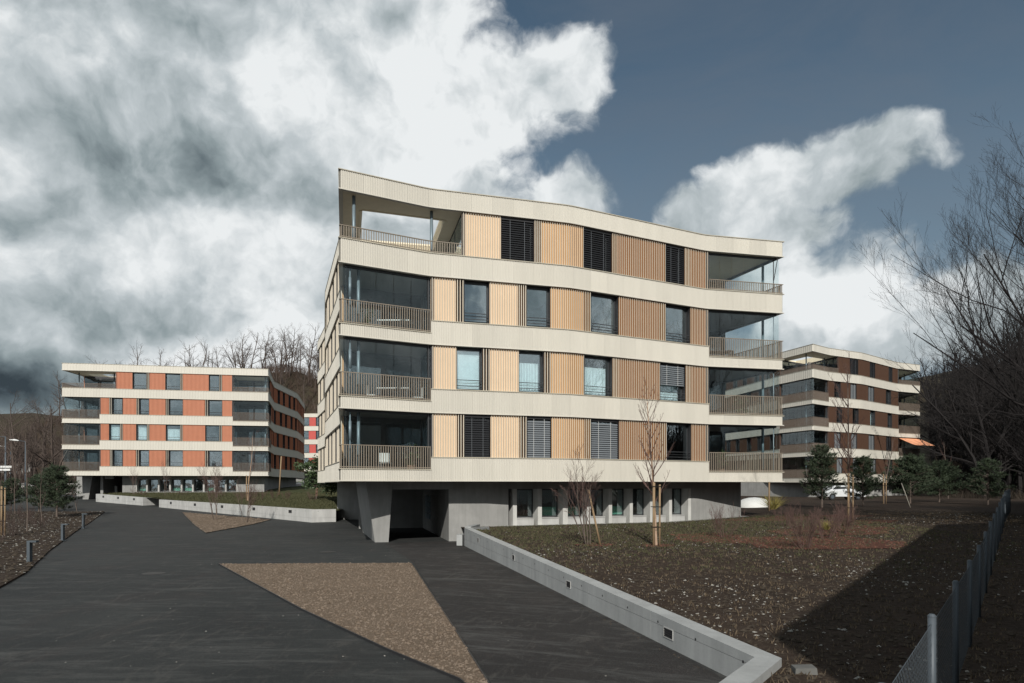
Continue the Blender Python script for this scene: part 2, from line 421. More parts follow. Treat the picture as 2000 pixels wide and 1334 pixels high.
sheet('planting_bed', left_bed, za, M_soil, .05, (), CY, .1)
near_bed = [(-9.78,22.78),(-3.37,22.9),(-2.35,15.0),(-.42,9.2),(-.3,8.2),(-.95,8.9),(-2.5,10.95),(-4.0,12.7),(-7.0,17.0)]
# corners of the gravel triangle read from its outline on the level asphalt
def gp(px, py, z=-2.65): Y = -z*F/(py-HY); return ((px-1000)/F*Y, Y)
near_bed = [gp(428,1103), gp(803,1101), gp(880,1220), gp(950,1334), gp(985,1400), gp(900,1330), gp(760,1272), gp(590,1192)]
far_bed = [gp(356,1002,-2.4), gp(402,1042), gp(530,1018)]
sheet('gravel_bed', near_bed, za, M_bed, .03, (), (), .06)
sheet('gravel_bed', far_bed, za, M_bed, .03, (), (45,), .06)
garA = [(-1.95,29.6),(3.33,8.8),(2.55,7.6),(.45,4.7),(.45,-25),(160,-25),(160,150),(-5.0,150),(-5.0,43),(-2.4,31.9)]
sheet('garden_soil', garA, zgA, M_soil, 0, (8, 20), (9, 29))
garB = [(-45.8,75.5),(-36.5,68.0),(-35.7,69.4),(-33.4,65.0),(-13.6,46.95),(-12.25,47.5),(-12.25,60),(-12,140),(-30,140),(-46.3,140)]
sheet('lawn', garB, zgB, M_grass, 0, (), ())
sheet('gravel_strip', [(-1.6,31.6),(-1.2,31.7),(9.7,35.9),(13.1,37.7),(13.0,38.5),(9.4,36.7),(-1.3,32.4)], zgA, M_pebble, .02, (8,), ())
sheet('footpath', [gp(395,966,-1.25), gp(560,963,-1.3), gp(640,960,-1.3), gp(640,957,-1.3), gp(560,960,-1.3), gp(400,963,-1.25)], zgB, M_conlight, .03)
for k_, pl, lb in ((0, near_bed, 'large'), (1, far_bed, 'small')):
    m = MB()
    for a, b in zip(pl, pl[1:]+pl[:1]):
        n_ = max(1, int((Vector(b)-Vector(a)).length/2)); pa = Vector(a); pb = Vector(b)
        for j in range(n_):
            u = pa.lerp(pb, j/n_); v = pa.lerp(pb, (j+1)/n_); m.wall(u, v, .02, (za(*u)-.02, za(*v)-.02), (za(*u)+.042, za(*v)+.042))
    tag(m.build('steel_edging', M_dark), 'thin dark steel edging round the '+lb+' gravel triangle', 'edging')
sheet('driveway', [gp(752,1062), gp(888,1056), gp(915,1072), gp(1100,1158), gp(1400,1318), gp(1500,1400), gp(1010,1420), gp(945,1310), gp(882,1218), gp(808,1099)], za, M_drive, .005)
for q in (gp(300,1120), gp(640,1078)):
    n_ = 20; sheet('manhole_cover', [(q[0]+.32*math.cos(6.283*i/n_), q[1]+.32*math.sin(6.283*i/n_)) for i in range(n_)], za, mat('cast_iron', (.035,.033,.031), .6, .3, 30), .006)
# hills
def smooth(t): t = min(max(t, 0), 1); return t*t*(3-2*t)
def hill_back(x, y):
    wv = smooth((x+240)/80)*(.80+.20*smooth((x+130)/60))
    return -3+(38*smooth((y-165)/70)+4*math.sin(x*.05)+2*math.sin(x*.13+y*.05))*wv + 30*smooth((y-330)/150)*(.6+.4*math.sin(x*.011+1))
def hill_right(x, y):
    return -4+32*smooth((x-52-.10*(y-60))/75)+1.0*math.sin(x*.2+y*.13)
def terrain(name, x0, x1, y0, y1, n, f, m):
    mb = MB()
    for j in range(n+1):
        for i in range(n+1):
            x = x0+(x1-x0)*i/n; y = y0+(y1-y0)*j/n; mb.v.append((x, y, f(x, y)))
    for j in range(n):
        for i in range(n): a = j*(n+1)+i; mb.face((a, a+1, a+n+2, a+n+1))
    return mb.build(name, m, None, 'structure', True)
terrain('hill', -600, 300, 160, 620, 70, hill_back, M_ground)
terrain('hillside', 48, 260, 20, 300, 50, hill_right, mat('slope_soil', (.022,.018,.012), .95, .3, .3, col2=(.045,.038,.022)))

M_panel2 = mat('panel_ochre', (.52, .335, .18), .6, .05, 2)
M_panel3 = mat('panel_chestnut', (.235, .108, .047), .6, .05, 2)
# ------------------------------------------------------------------ building kit
ST = 2.99
def corr(mb, path, s0, s1, z0, z1, pitch=.075, dep=.022, d=.04):
    n = max(1, int(round((s1-s0)/pitch))); q = []
    for i in range(n):
        a = s0+(s1-s0)*i/n; h = (s1-s0)/n
        q += [(a, d), (a+h*.30, d), (a+h*.5, d+dep), (a+h*.8, d+dep)]
    q.append((s1, d)); o = len(mb.v)
    for c, dd in q:
        p, t, nn = path.at(c); v = p+nn*dd; mb.v += [(v.x, v.y, z0), (v.x, v.y, z1)]
    for i in range(len(q)-1): a = o+2*i; mb.face((a, a+2, a+3, a+1))
    # back
    A = path.run(s0, s1, 0.0); b = len(mb.v)
    for v in A: mb.v += [(v.x, v.y, z0), (v.x, v.y, z1)]
    for i in range(len(A)-1): a = b+2*i; mb.face((a, a+1, a+3, a+2))
def splits(path, s0, s1, step):
    cuts = [s0]+[c for i, c in enumerate(path.c) if s0+.05 < c < s1-.05 and is_sharp(path, i)]+[s1]; out = []
    for a, b in zip(cuts, cuts[1:]):
        n = max(1, int(round((b-a)/step)))
        out += [(a+(b-a)*i/n, a+(b-a)*(i+1)/n) for i in range(n)]
    return out
def is_sharp(path, i):
    if i == 0 or i == len(path.p)-1: return False
    return (path.p[i]-path.p[i-1]).normalized().dot((path.p[i+1]-path.p[i]).normalized()) < .93

def fins(mb, path, s0, s1, z0, z1, pitch, w=.034, d0=-.13, d1=0.0):
    n = max(1, int(round((s1-s0)/pitch)))
    for i in range(n):
        mb.post(path, s0+(s1-s0)*(i+.5)/n, w, d0, d1, z0, z1, mm=(1,1,0,0,1,1))

class Bld:
    def __init__(s, name, label, path, levels, mats, detail, near):
        s.path = path; s.lev = levels; s.det = detail; s.near = near
        p = path.p[len(path.p)//2]
        s.root = thing(name, label, 'apartment building', (p.x, p.y, levels[0]-2.6))
        s.M_panel, s.M_side = mats
    def fascia(s, k, low, s0=0, s1=None):
        """band under floor k; low = list of s ranges with a low band"""
        P = s.path; s1 = P.len if s1 is None else s1; z0 = s.lev[k]; roof = (k == len(s.lev)-1)
        full = .80 if roof else (1.0 if k == len(s.lev)-2 else 1.04)
        cuts = []; q = s0
        for a, b in sorted(low):
            if a > q: cuts.append((q, a, full))
            cuts.append((a, b, .50)); q = b
        if q < s1: cuts.append((q, s1, full))
        trim = MB()
        for a, b, h in cuts:
            if s.det:
                for u, v in splits(P, a, b, .95):
                    m = MB(); corr(m, P, u+.0015, v-.0015, z0+.02, z0+h-.02); m.build('fascia_panel', M_fascia, s.root)
            else:
                m = MB()
                for u, v in splits(P, a, b, 400): corr(m, P, u, v, z0+.02, z0+h-.02, .30, .02)
                m.build('fascia', M_fascia, s.root)
            trim.strip(P, a, b, -.10, .085, z0+h-.02, z0+h+.015)
            trim.strip(P, a, b, -.10, .075, z0-.02, z0+.02, 1)
        trim.build('fascia_trim', [M_flash, M_fascia], s.root)
        return full
    def slab(s, k, hole=None):
        P = s.path; z = s.lev[k]; pts = [tuple(v) for v in P.run(0, P.len, -.03)]
        m = MB()
        if k == len(s.lev)-1: m.poly(pts, z+.03, z+.62, [hole] if hole else (), 0, 1, 0); m.build('roof', [M_ceiling, M_roof], s.root)
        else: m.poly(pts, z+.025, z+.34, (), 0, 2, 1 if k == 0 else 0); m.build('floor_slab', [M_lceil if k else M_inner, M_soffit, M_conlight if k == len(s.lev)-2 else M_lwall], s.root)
    def railing(s, s0, s1, z0, z1, d=.02, pitch=.105):
        P = s.path; m = MB()
        m.strip(P, s0, s1, d-.03, d+.03, z1-.03, z1); m.strip(P, s0, s1, d-.02, d+.02, z0+.04, z0+.07)
        mr = M_rail if s.near else M_railfar; r = m.build('railing', mr, s.root); b = MB()
        for u, v in splits(P, s0, s1, 400):
            n = max(1, int((v-u)/pitch))
            for i in range(n+1): b.post(P, u+.03+(v-u-.06)*i/n, .030, d-.014, d+.016, z0-.05, z1-.03)
        b.build('baluster_row', mr, r, 'stuff')
    def slats(s, s0, s1, z0, z1):
        dd = -.06 if s.near else -.055; mp = s.M_panel
        if s.near: q = PM.at((s0+s1)/2)[0].x; mp = s.M_panel if q < .1 else (M_panel2 if q < 2.9 else M_panel3)
        if s.near and s1 < PM.sv(4): mp = M_panel2
        m = MB(); m.strip(s.path, s0, s1, dd-.06, dd, z0, z1); m.build('wall_panel', mp, s.root)
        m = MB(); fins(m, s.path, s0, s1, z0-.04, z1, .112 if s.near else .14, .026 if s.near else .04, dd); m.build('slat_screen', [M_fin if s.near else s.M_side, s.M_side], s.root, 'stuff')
    def open_slats(s, s0, s1, z0, z1):
        m = MB(); m.strip(s.path, s0, s1, -.36, -.30, z0, z1); m.build('dark_panel', M_dark, s.root)
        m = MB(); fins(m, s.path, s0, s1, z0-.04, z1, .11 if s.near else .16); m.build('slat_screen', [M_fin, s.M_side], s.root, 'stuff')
    def window(s, s0, s1, z0, z1, style='', dark=M_dark):
        P = s.path; m = MB(); a, b = -.34, -.26
        m.strip(P, s0, s0+.06, a, b, z0, z1); m.strip(P, s1-.06, s1, a, b, z0, z1)
        m.strip(P, s0+.06, s1-.06, a, b, z0, z0+.07); m.strip(P, s0+.06, s1-.06, a, b, z1-.12, z1)
        m.strip(P, s0-.005, s0+.012, -.259, -.02, z0, z1, 1); m.strip(P, s1-.012, s1+.005, -.259, -.02, z0, z1, 1)
        m.strip(P, s0+.02, s1-.02, -.259, .0, z0-.012, z0, 2)
        if 'B' in style or 'G' in style: m.strip(P, s0+.013, s1-.013, -.16, -.06, z1-.13, z1, 1)
        w = m.build('window', [M_frame, M_dark, M_flash], s.root)
        g = MB(); g.strip(P, s0+.06, s1-.06, -.31, -.295, z0+.07, z1-.12); g.build('pane', M_glass, w)
        if 'B' in style or 'G' in style or 'H' in style:
            q = MB(); zb = z0+.02 if 'H' not in style else z0+(z1-z0)*.42
            n = int((z1-.1-zb)/.10)
            for i in range(n):
                z = zb+.10*i; p0 = P.run(s0+.03, s1-.03, -.13); p1 = P.run(s0+.03, s1-.03, -.07)
                u, v, x, y = p0[0], p0[-1], p1[-1], p1[0]
                q.hexa([(y.x,y.y,z),(x.x,x.y,z),(v.x,v.y,z+.075),(u.x,u.y,z+.075),(y.x,y.y,z+.006),(x.x,x.y,z+.006),(v.x,v.y,z+.081),(u.x,u.y,z+.081)])
            for c in (.28, .72): q.post(P, s0+(s1-s0)*c, .012, -.072, -.062, zb, z1-.1, m=1)
            q.build('blind', [M_blindd if 'B' in style else M_blindg, M_blindg if 'B' in style else M_white], w, None)
        if 'C' in style:
            q = MB(); n = 36; o = len(q.v); a0 = s0+.08; a1 = s1-.08; top = z1-.5 if 'c' in style else z1-.12
            for i in range(n+1):
                c, t, nn = P.at(a0+(a1-a0)*i/n); c = c+nn*(-.50+.045*math.sin(i*1.35+s0)+.015*math.sin(i*.5))
                q.v += [(c.x, c.y, z0+.03), (c.x, c.y, top)]
            for i in range(n): q.face((o+2*i, o+2*i+2, o+2*i+3, o+2*i+1))
            q.build('curtain', M_curt, w)
        if 'K' in style:
            q = MB(); q.strip(P, s0+.07, s1-.07, -.40, -.38, z0+.05, z1-.15); q.build('roller_shade', M_curt, w)
        if not ('B' in style or 'G' in style):
            q = MB()
            for z in (z0+.16, z0+.42): q.strip(P, s0+.0, s1-.0, -.06, -.035, z, z+.03)
            if s.near: q.strip(P, s0, s1, -.06, -.035, z0+.29, z0+.305)
            q.build('guard_rail', M_frame, w)
    def loggia(s, k, a, c, b, zlow, zc, rail_top, glazed=True, cols=(), lens=None):
        """corner loggia from s=a over the corner s=c to s=b"""
        P = s.path; pa = P.at(a)[0]; pb = P.at(b)[0]; pc = P.at(c)[0]; inn = pa+pb-pc
        if lens: inn = lens
        z0 = s.lev[k]+.345
        for u, v in ((pa, inn), (inn, pb)):
            if (v-u).length < .2: continue
            m = MB(); t = (v-u).normalized()
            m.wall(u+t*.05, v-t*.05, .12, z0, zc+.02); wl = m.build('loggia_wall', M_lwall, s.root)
            L = (v-u).length; n = max(1, int(L/1.6)); g = MB(); nn = Vector((-t.y, t.x))
            for side in (-1,):
                for i in range(n):
                    p = u+t*(L*(i+.06)/n); q = u+t*(L*(i+.94)/n); off = nn*(-.05)
                    g.wall(p+off, q+off, .03, z0+.08, zc-.2)
            g.build('pane', M_bglass, wl)
        s.railing(a+.02, b-.02, zlow, rail_top)
        if glazed:
            m = MB()
            m.strip(P, a+.05, b-.05, -.26, -.18, zc-.10, zc)
            gl = m.build('loggia_glazing', M_frame, s.root); m = MB(); m.strip(P, a+.05, b-.05, -.26, -.18, z0-.005, z0+.05); m.build('bottom_rail', M_frame, gl)
            for u, v in splits(P, a+.05, b-.05, .72):
                g = MB(); g.strip(P, u+.012, v-.012, -.228, -.216, z0+.05, zc-.10); g.build('pane', M_lglass, gl)
            for e in (a+.08, b-.08):
                m = MB(); m.post(P, e, .06, -.30, -.14, z0, zc); m.build('jamb', M_frame, s.root)
        for cx, cy in cols:
            m = MB(); m.tube([(cx, cy, z0), (cx, cy, zc+.03)], .07, 10); m.build('column', M_steel, s.root, smooth=True)
    def side_cells(s, s0, s1, z0, z1, ph, vis=True):
        q = s0; i = ph
        while q < s1-.3:
            w = (1.9, 1.15, 1.45, 1.05)[i % 4]; e = min(q+w, s1)
            if s1-e < .5: e = s1
            if i % 2 == 0 or e-q < .7: s.slats(q, e, z0, z1)
            else: s.window(q, e, z0, z1, 'B' if (i*7+int(z0)) % 3 == 0 else '')
            q = e; i += 1
    def core(s, s0, s1, k, dep=4.0):
        m = MB(); m.strip(s.path, s0, s1, -dep, -dep+.1, s.lev[k]+.345, s.lev[k+1]+.02); m.build('inner_wall', M_inner, s.root)

# ------------------------------------------------------------------ MAIN BUILDING
lev = [.15, 3.14, 6.13, 9.12, 12.12]
main_pts = [(-17.6,62),(-15.29,56),(-12.47,45.8),(-8.82,35.3),(-7.04,28.0),(-3.64,29.87),(2.64,31.66),(9.96,35.4),(14.39,36.4),(12.7,41.0),(10.6,47),(12,60)]
PM = Path(main_pts, (5, 6, 7))
B = Bld('apartment_building', 'large cream banded apartment block with tan slatted panels at the centre', PM, lev,
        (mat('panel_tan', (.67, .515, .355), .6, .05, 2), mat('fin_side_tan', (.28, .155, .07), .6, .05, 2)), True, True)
sC = PM.sv(4); sR = PM.sv(8); h = lambda px: PM.hit(px, 4, 8)
aL = sC-3.4; bL = h(842); bT = h(903); aR = h(1384); bR = PM.sv(9)-.25
sideDir = Vector((-.238, .971))
hp = Vector((-6.63, 30.25)); hq = Vector((-3.12, 31.45))
hole = [tuple(hp), tuple(hq), tuple(hq+sideDir*5.2), tuple(hp+sideDir*5.6)]
for k in range(5):
    low = [(aL, bL), (aR, bR)] if k in (0, 1, 2) else []
    B.fascia(k, low); B.slab(k, hole if k == 4 else None)
floors = [
 [('S',843,893),('L',893,908),('W',908,958,'B'),('S',958,1015),('L',1015,1030),('W',1030,1077,'G'),('S',1077,1143),('L',1143,1155),('W',1155,1209,'G'),('S',1209,1292),('L',1292,1303),('W',1303,1350,''),('S',1350,1384)],
 [('S',843,892),('W',892,942,'K'),('L',942,958),('S',958,1014),('W',1014,1062,'Cc'),('L',1062,1077),('S',1077,1142),('W',1142,1196,'Cc'),('L',1196,1209),('S',1209,1290),('W',1290,1339,'HC'),('L',1339,1351),('S',1351,1384)],
 [('S',842,891),('L',891,907),('W',907,956,''),('S',956,1012),('L',1012,1029),('W',1029,1075,''),('S',1075,1142),('L',1142,1155),('W',1155,1208,''),('S',1208,1290),('L',1290,1301),('W',1301,1348,''),('S',1348,1384)],
 [('S',903,979),('W',979,1043,'B'),('L',1043,1059),('S',1059,1141),('W',1141,1195,'B'),('L',1195,1207),('S',1207,1301),('W',1302,1337,'B'),('L',1337,1349),('S',1349,1384)]]
for k, row in enumerate(floors):
    z0 = lev[k]+(1.06 if k < 3 else 1.02); z1 = lev[k+1]-.02
    for c in row:
        a, b = h(c[1]), h(c[2])
        if c[0] == 'S': B.slats(a, b, z0, z1)
        elif c[0] == 'L': B.open_slats(a, b, z0, z1)
        else: B.window(a, b, z0, z1, c[3])
    b0 = bT if k == 3 else bL
    cols = [(-6.66, 28.75), (-3.58, 30.35)] if k == 3 else [(-6.52, 29.0)]
    if k == 3:
        B.loggia(k, PM.sv(3)+.1, sC, bT, lev[k]+1.02, z1, lev[k]+1.02+.52, False, cols)
        B.loggia(k, aR, sR, bR, lev[k]+1.02, z1, lev[k]+1.02+.52, True, [(13.85, 37.7)])
        B.side_cells(0, PM.sv(3), z0, z1, 1)
    else:
        B.loggia(k, aL, sC, bL, lev[k]+.52, z1, lev[k]+.52+.98, True, cols)
        B.loggia(k, aR, sR, bR, lev[k]+.52, z1, lev[k]+.52+1.0, True, [(13.85, 37.7)])
        B.side_cells(0, aL, z0, z1, k)
    B.core(b0+.3, aR-.3, k, 4.6)
    m = MB()
    for sp in [h(x) for x in (1010, 1110, 1205, 1270)]: m.post(PM, sp, .1, -4.5, -.4, lev[k]+.345, z1)
    m.build('partition', M_inner, B.root)
for k in range(4):
    m = MB(); m.wall((10.6,47),(-12.2,46), .2, lev[k]+.345, lev[k+1]+.02); m.build('rear_wall', M_inner, B.root)
# open terrace: blank walls on the inner faces already; ceiling beam round the opening
m = MB()
for a, b in zip(hole, hole[1:]+hole[:1]): m.wall(b, a, .12, lev[4]-.0, lev[4]+.70)
m.build('roof_opening_rim', M_ceiling, B.root)
# sun shade crank rods on the loggia corners
m = MB(); m.tube([(14.0,36.55,lev[3]+1.0),(14.0,36.55,lev[4]-.2)], .025, 6); m.tube([(14.0,36.5,lev[4]-1.2),(14.15,36.35,lev[4]-.05)], .02, 6)
m.build('crank_rod', M_dark, B.root)
for k in range(3):
    m = MB(); m.tube([(-6.75,28.45,lev[k]+.4),(-6.75,28.45,lev[k+1]-.02)], [.035,.035], 8); m.tube([(-6.75,28.45,lev[k]+1.7),(-6.75,28.45,lev[k+1]-.5)], .06, 8)
    m.tube([(14.0,36.55,lev[k]+.4),(14.0,36.55,lev[k+1]-.02)], .025, 6); m.build('crank_rod', M_steel, B.root, smooth=True)

# concrete base
base = Path([(-2.72,31.75),(-1.2,32.2),(9.56,36.55),(12.86,38.35),(11.2,43.5),(9,60)])
zb0, zb1 = -2.75, .17
hb = lambda px: base.hit(px, 0, 3)
piers = [(1002,1009.5),(1050.6,1058.4),(1099.5,1109),(1146.6,1153.5),(1189,1195.5),(1230,1236),(1269.6,1275),(1307,1312.5),(1344,1349.5)]
m = MB(); zt = -.22; zs = -1.66
m.strip(base, 0, hb(piers[0][0]-9), -.3, 0, zb0, zb1-.001)
m.strip(base, hb(piers[-1][1]), base.len, -.3, 0, zb0, zb1-.001)
m.strip(base, hb(piers[0][0]-9), hb(piers[-1][1]), -.3, 0, zt, zb1-.001)
m.strip(base, hb(piers[0][0]-9), hb(piers[-1][1]), -1.2, -1.1, zb0, zt, 1)
m.build('base_wall', [M_conc, M_inner], B.root)
for i, (x0, x1) in enumerate(piers):
    a, b = hb(x0), hb(x1)
    m = MB(); m.strip(base, a, b-.002, -1.09, 0.0, zs-.32, zt); m.build('pier', M_pier, B.root)
    if i < len(piers)-1:
        c = hb(piers[i+1][0]); m = MB(); m.strip(base, b, c-.22, -.62, -.0, zb0, zs); m.strip(base, b, c, -.70, -.62, zb0, zs-.03)
        m.strip(base, b, c-.22, -.62, .03, zs, zs+.035); m.build('sill', M_conlight, B.root)
        m = MB(); q0, q1 = b+.004, c-.004; d0, d1 = -.66, -.60
        m.strip(base, q0, q0+.05, d0, d1, zs+.04, zt-.005); m.strip(base, q1-.05, q1, d0, d1, zs+.04, zt-.005)
        m.strip(base, q0+.05, q1-.05, d0, d1, zs+.04, zs+.09); m.strip(base, q0+.05, q1-.05, d0, d1, zt-.06, zt-.005)
        wn = m.build('window', M_frame, B.root)
        g = MB(); g.strip(base, q0+.05, q1-.05, -.64, -.625, zs+.09, zt-.06); g.build('pane', M_glass, wn)
        if i in (0, 1, 2, 4): g = MB(); g.strip(base, q0+.05, q1-.05, -.72, -.70, zs+.1, zs+(.45 if i else .02)+.08); g.build('privacy_film', M_green, wn)
        if i == 0: g = MB(); g.strip(base, q0+.05, q1-.05, -.72, -.70, zt-.75, zt-.06); g.build('roller_shade', M_blindg, wn)
# entrance passage
m = MB()
zg = -2.75
m.wall((-2.72,31.75),(-5.3,42.0), .22, zg, .17)                       # left-hand is the passage side
m.wall((-5.3,42.0),(-9.2,41.0), .25, zg, .17)
m.build('passage_wall', M_conc, B.root)
m = MB()                                                             # tapered leaning wall left of the entrance
fl0, fr0 = Vector((-6.25,31.2)), Vector((-5.55,31.35)); fl1, fr1 = Vector((-6.35,30.9)), Vector((-5.55,31.1))
bl, br = Vector((-8.35,37.8)), Vector((-7.4,38.0))
m.hexa([(fl0.x,fl0.y,zg),(fr0.x-.12,fr0.y-.05,zg),(br.x,br.y,zg),(bl.x+.1,bl.y,zg),(-6.62,30.9,.17),(fr1.x+.12,fr1.y,.17),(br.x,br.y,.17),(bl.x-.3,bl.y,.17)])
m.build('leaning_wall', M_conc, B.root)
m = MB(); m.wall((-5.45,31.15),(-2.72,31.55), .35, -.23, .17); m.wall((-2.72,31.55),(-2.2,31.9),.2,-.23,.168); m.build('entrance_lintel', M_conc, B.root)
m = MB(); m.wall((-12.7,49.6),(-7.5,48.6), .3, zg, .17); m.wall((-13.6,62),(-12.7,49.6), .3, zg, .17); m.build('base_wall', M_conc, B.root)
# letter boxes on the right passage wall
d = (Vector((-5.3,42.0))-Vector((-2.72,31.75))).normalized(); n = Vector((-d.y, d.x))
for i in range(4):
    for j in range(4):
        p = Vector((-2.72,31.75))+d*(6.6+i*.42)+n*.22; m = MB(); m.wall(p, p+d*.38, .10, -1.95+j*.34, -1.65+j*.34); m.build('letter_box', M_steel, B.root)
m = MB(); p = Vector((-4.4,41.4)); m.wall((-7.6,41.2),(-6.5,41.5), .06, zg, -.5); m.build('entrance_door', M_frame, B.root)

# ------------------------------------------------------------------ RETAINING WALLS
def ret_wall(name, label, pts, th, panel=2.5, lights=(), lsz=.2, holes=True, mt=M_wallconc):
    """pts: (x,y,ztop) walked with the visible face on the right; thickness goes left"""
    r = thing(name, label, 'retaining wall', (pts[0][0], pts[0][1], -2.65))
    P = Path([(p[0], p[1]) for p in pts]); zs = [p[2] for p in pts]; acc = P.c
    def top(q):
        i = P.seg(q); k = (q-acc[i])/(acc[i+1]-acc[i]); return zs[i]*(1-k)+zs[i+1]*k
    for i in range(len(pts)-1):
        n = max(1, int(round((acc[i+1]-acc[i])/panel)))
        for j in range(n):
            a = acc[i]+(acc[i+1]-acc[i])*j/n; b = acc[i]+(acc[i+1]-acc[i])*(j+1)/n
            ga = .004 if j else 0; gb = .004 if j < n-1 else 0
            O = P.run(a+ga, b-gb, 0); I = P.run(a+ga, b-gb, -th); za0, zb0_ = top(a), top(b); m = MB()
            for (dd0, dd1, lo, hi0, hi1) in ((0, 0, -2.9, za0-.0, zb0_-.0),):
                u, v, x, y = O[0], O[-1], I[-1], I[0]
                za_, zb_2 = za(*u)+.30, za(*v)+.30
                if -.3 < (P.at((a+b)/2)[0].y-8.2) < .3 or P.at((a+b)/2)[0].y < 8.2: za_ = zb_2 = -2.6
                m.hexa([(u.x,u.y,za_+.009),(v.x,v.y,zb_2+.009),(x.x,x.y,zb_2+.009),(y.x,y.y,za_+.009),(u.x,u.y,hi0),(v.x,v.y,hi1),(x.x,x.y,hi1),(y.x,y.y,hi0)])
                m.build('concrete_panel', mt, r); m = MB()
                m.hexa([(u.x,u.y,lo),(v.x,v.y,lo),(x.x,x.y,lo),(y.x,y.y,lo),(u.x,u.y,za_),(v.x,v.y,zb_2),(x.x,x.y,zb_2),(y.x,y.y,za_)])
            m.build('concrete_panel', mt, r)
            O = P.run(a, b, -.012); I = P.run(a, b, -th+.012); u, v, x, y = O[0], O[-1], I[-1], I[0]; m = MB()
            m.hexa([(u.x,u.y,-2.9),(v.x,v.y,-2.9),(x.x,x.y,-2.9),(y.x,y.y,-2.9),(u.x,u.y,za0-.02),(v.x,v.y,zb0_-.02),(x.x,x.y,zb0_-.02),(y.x,y.y,za0-.02)]); m.build('wall_core', M_conc, r)
    for px in lights:
        q = P.hit(px, 0, len(pts)-1) if px > 0 else -px
        t = top(q); zc = t-.24
        m = MB(); w_, h_ = lsz*1.5, lsz*.72
        m.strip(P, q-w_/2, q+w_/2, .0, .012, zc-h_/2-.012, zc-h_/2); m.strip(P, q-w_/2, q+w_/2, .0, .012, zc+h_/2, zc+h_/2+.012)
        m.strip(P, q-w_/2-.012, q-w_/2, .0, .012, zc-h_/2-.012, zc+h_/2+.012); m.strip(P, q+w_/2, q+w_/2+.012, .0, .012, zc-h_/2-.012, zc+h_/2+.012)
        f = m.build('wall_light', M_conlight, r)
        m = MB(); m.strip(P, q-w_/2, q+w_/2, .0005, .003, zc-h_/2, zc+h_/2)
        for i in range(4): m.strip(P, q-w_/2, q+w_/2, .003, .010, zc-h_/2+h_*(i+.3)/4, zc-h_/2+h_*(i+.55)/4)
        m.build('louvre', M_dark, f)
    if holes:
        m = MB(); q = 1.0
        while q < P.len-.3:
            c, t, nn = P.at(q); z = top(q)-.13
            m.tube([(c.x-nn.x*.01, c.y-nn.y*.01, z), (c.x+nn.x*.002, c.y+nn.y*.002, z)], .022, 8); q += 1.25
        m.build('tie_holes', M_dark, r, 'stuff')
    return r
# near wall: walk away from camera? visible (west) face on the right hand while walking towards the camera
def wp(px, py, z): Y = -z*F/(py-HY); return ((px-1000)/F*Y, Y, z)
near = [(-2.05,29.4,-1.87),(3.12,8.78,-2.22),(2.30,7.62,-2.22),(.2,4.6,-2.22)]
# split in two things would be wrong: it is one angled wall
def L_wall():
    r = ret_wall('retaining_wall', 'long grey concrete wall angling along the drive right of the entrance', near, -.0, 3.0)
    return r
wall_a = Path([(p[0], p[1]) for p in near])
r = ret_wall('retaining_wall', 'long grey concrete wall with a pale top running down from the entrance beside the dark planting', near, .30, 3.1,
             (934, 1003, 1110.5, 1305.7), .2)
m = MB(); m.wall((-2.15,29.5),(-2.05,30.1), .25, -2.7, -2.18); m.wall((-2.12,30.1),(-2.3,31.6), .25, -2.7, -2.30); m.wall((-2.0,29.55),(-1.0,30.1), .0, -2.7, -1.86)
m.build('stepped_end', M_wallconc, r)
m = MB(); m.wall((-1.75,31.4),(-2.05,29.6), .28, -2.7, -1.83); m.build('end_block', M_wallconc, r)
r2 = ret_wall('retaining_wall', 'pale concrete wall holding the lawn in front of the orange building, longer of the two', 
         [(-33.5,64.8,-1.44),(-13.7,46.7,-1.72),(-12.2,47.3,-1.72)], .3, 3.4, (334,381,434,496,567), .3, mt=M_conlight)
r3 = ret_wall('retaining_wall', 'short pale concrete wall near the entrance of the orange building',
         [(-45.9,75.3,-1.05),(-36.6,67.7,-1.30),(-35.4,69.4,-1.30)], .3, 3.4, (202,231,262), .3, mt=M_conlight)

# ------------------------------------------------------------------ OTHER BUILDINGS
def simple_building(name, label, pts, iC0, iC1, lev, mats, rows, loggL, loggR, lowk, side_loggia, terrace, basew, fil=(), rstory=None, depth=6, near=False, hole=None, cols=None, zbase=-2.2):
    P = Path(pts, fil); b = Bld(name, label, P, lev, mats, False, near)
    n = len(lev)-1; s0, s1 = P.sv(iC0), P.sv(iC1); hh = lambda px: P.hit(px, iC0, iC1)
    for k in range(n+1):
        low = []
        if k < n-1: low = [(s0-side_loggia, hh(loggL)), (hh(loggR), s1+side_loggia)]
        b.fascia(k, low); b.slab(k, hole if k == n else None)
    for k in range(n):
        top = (k == n-1); z0 = lev[k]+(1.02 if top else 1.06); z1 = lev[k+1]-.02
        bl = terrace if top else loggL
        for c in rows[k]:
            a, e = hh(c[1]), hh(c[2])
            if c[0] == 'S': b.slats(a, e, z0, z1)
            elif c[0] == 'L': b.open_slats(a, e, z0, z1)
            else: b.window(a, e, z0, z1, c[3])
        zl = lev[k]+(1.02 if top else .52); rt = zl+(.52 if top else 1.0)
        cc = cols or ([], [])
        b.loggia(k, s0-side_loggia, s0, hh(bl), zl, z1, rt, not top, cc[0])
        b.loggia(k, hh(loggR), s1, s1+side_loggia, zl, z1, rt, True, cc[1])
        b.side_cells(0, s0-side_loggia, z0, z1, k); b.side_cells(s1+side_loggia, P.len, z0, z1, k+1)
        b.core(hh(bl)+.3, hh(loggR)-.3, k, 4.5)
        m = MB(); q0 = P.p[0]; q1 = P.p[-1]; m.wall(q1, q0, .2, lev[k]+.3, lev[k+1]+.3); m.build('rear_wall', M_lwall, b.root)
    return b, P, hh
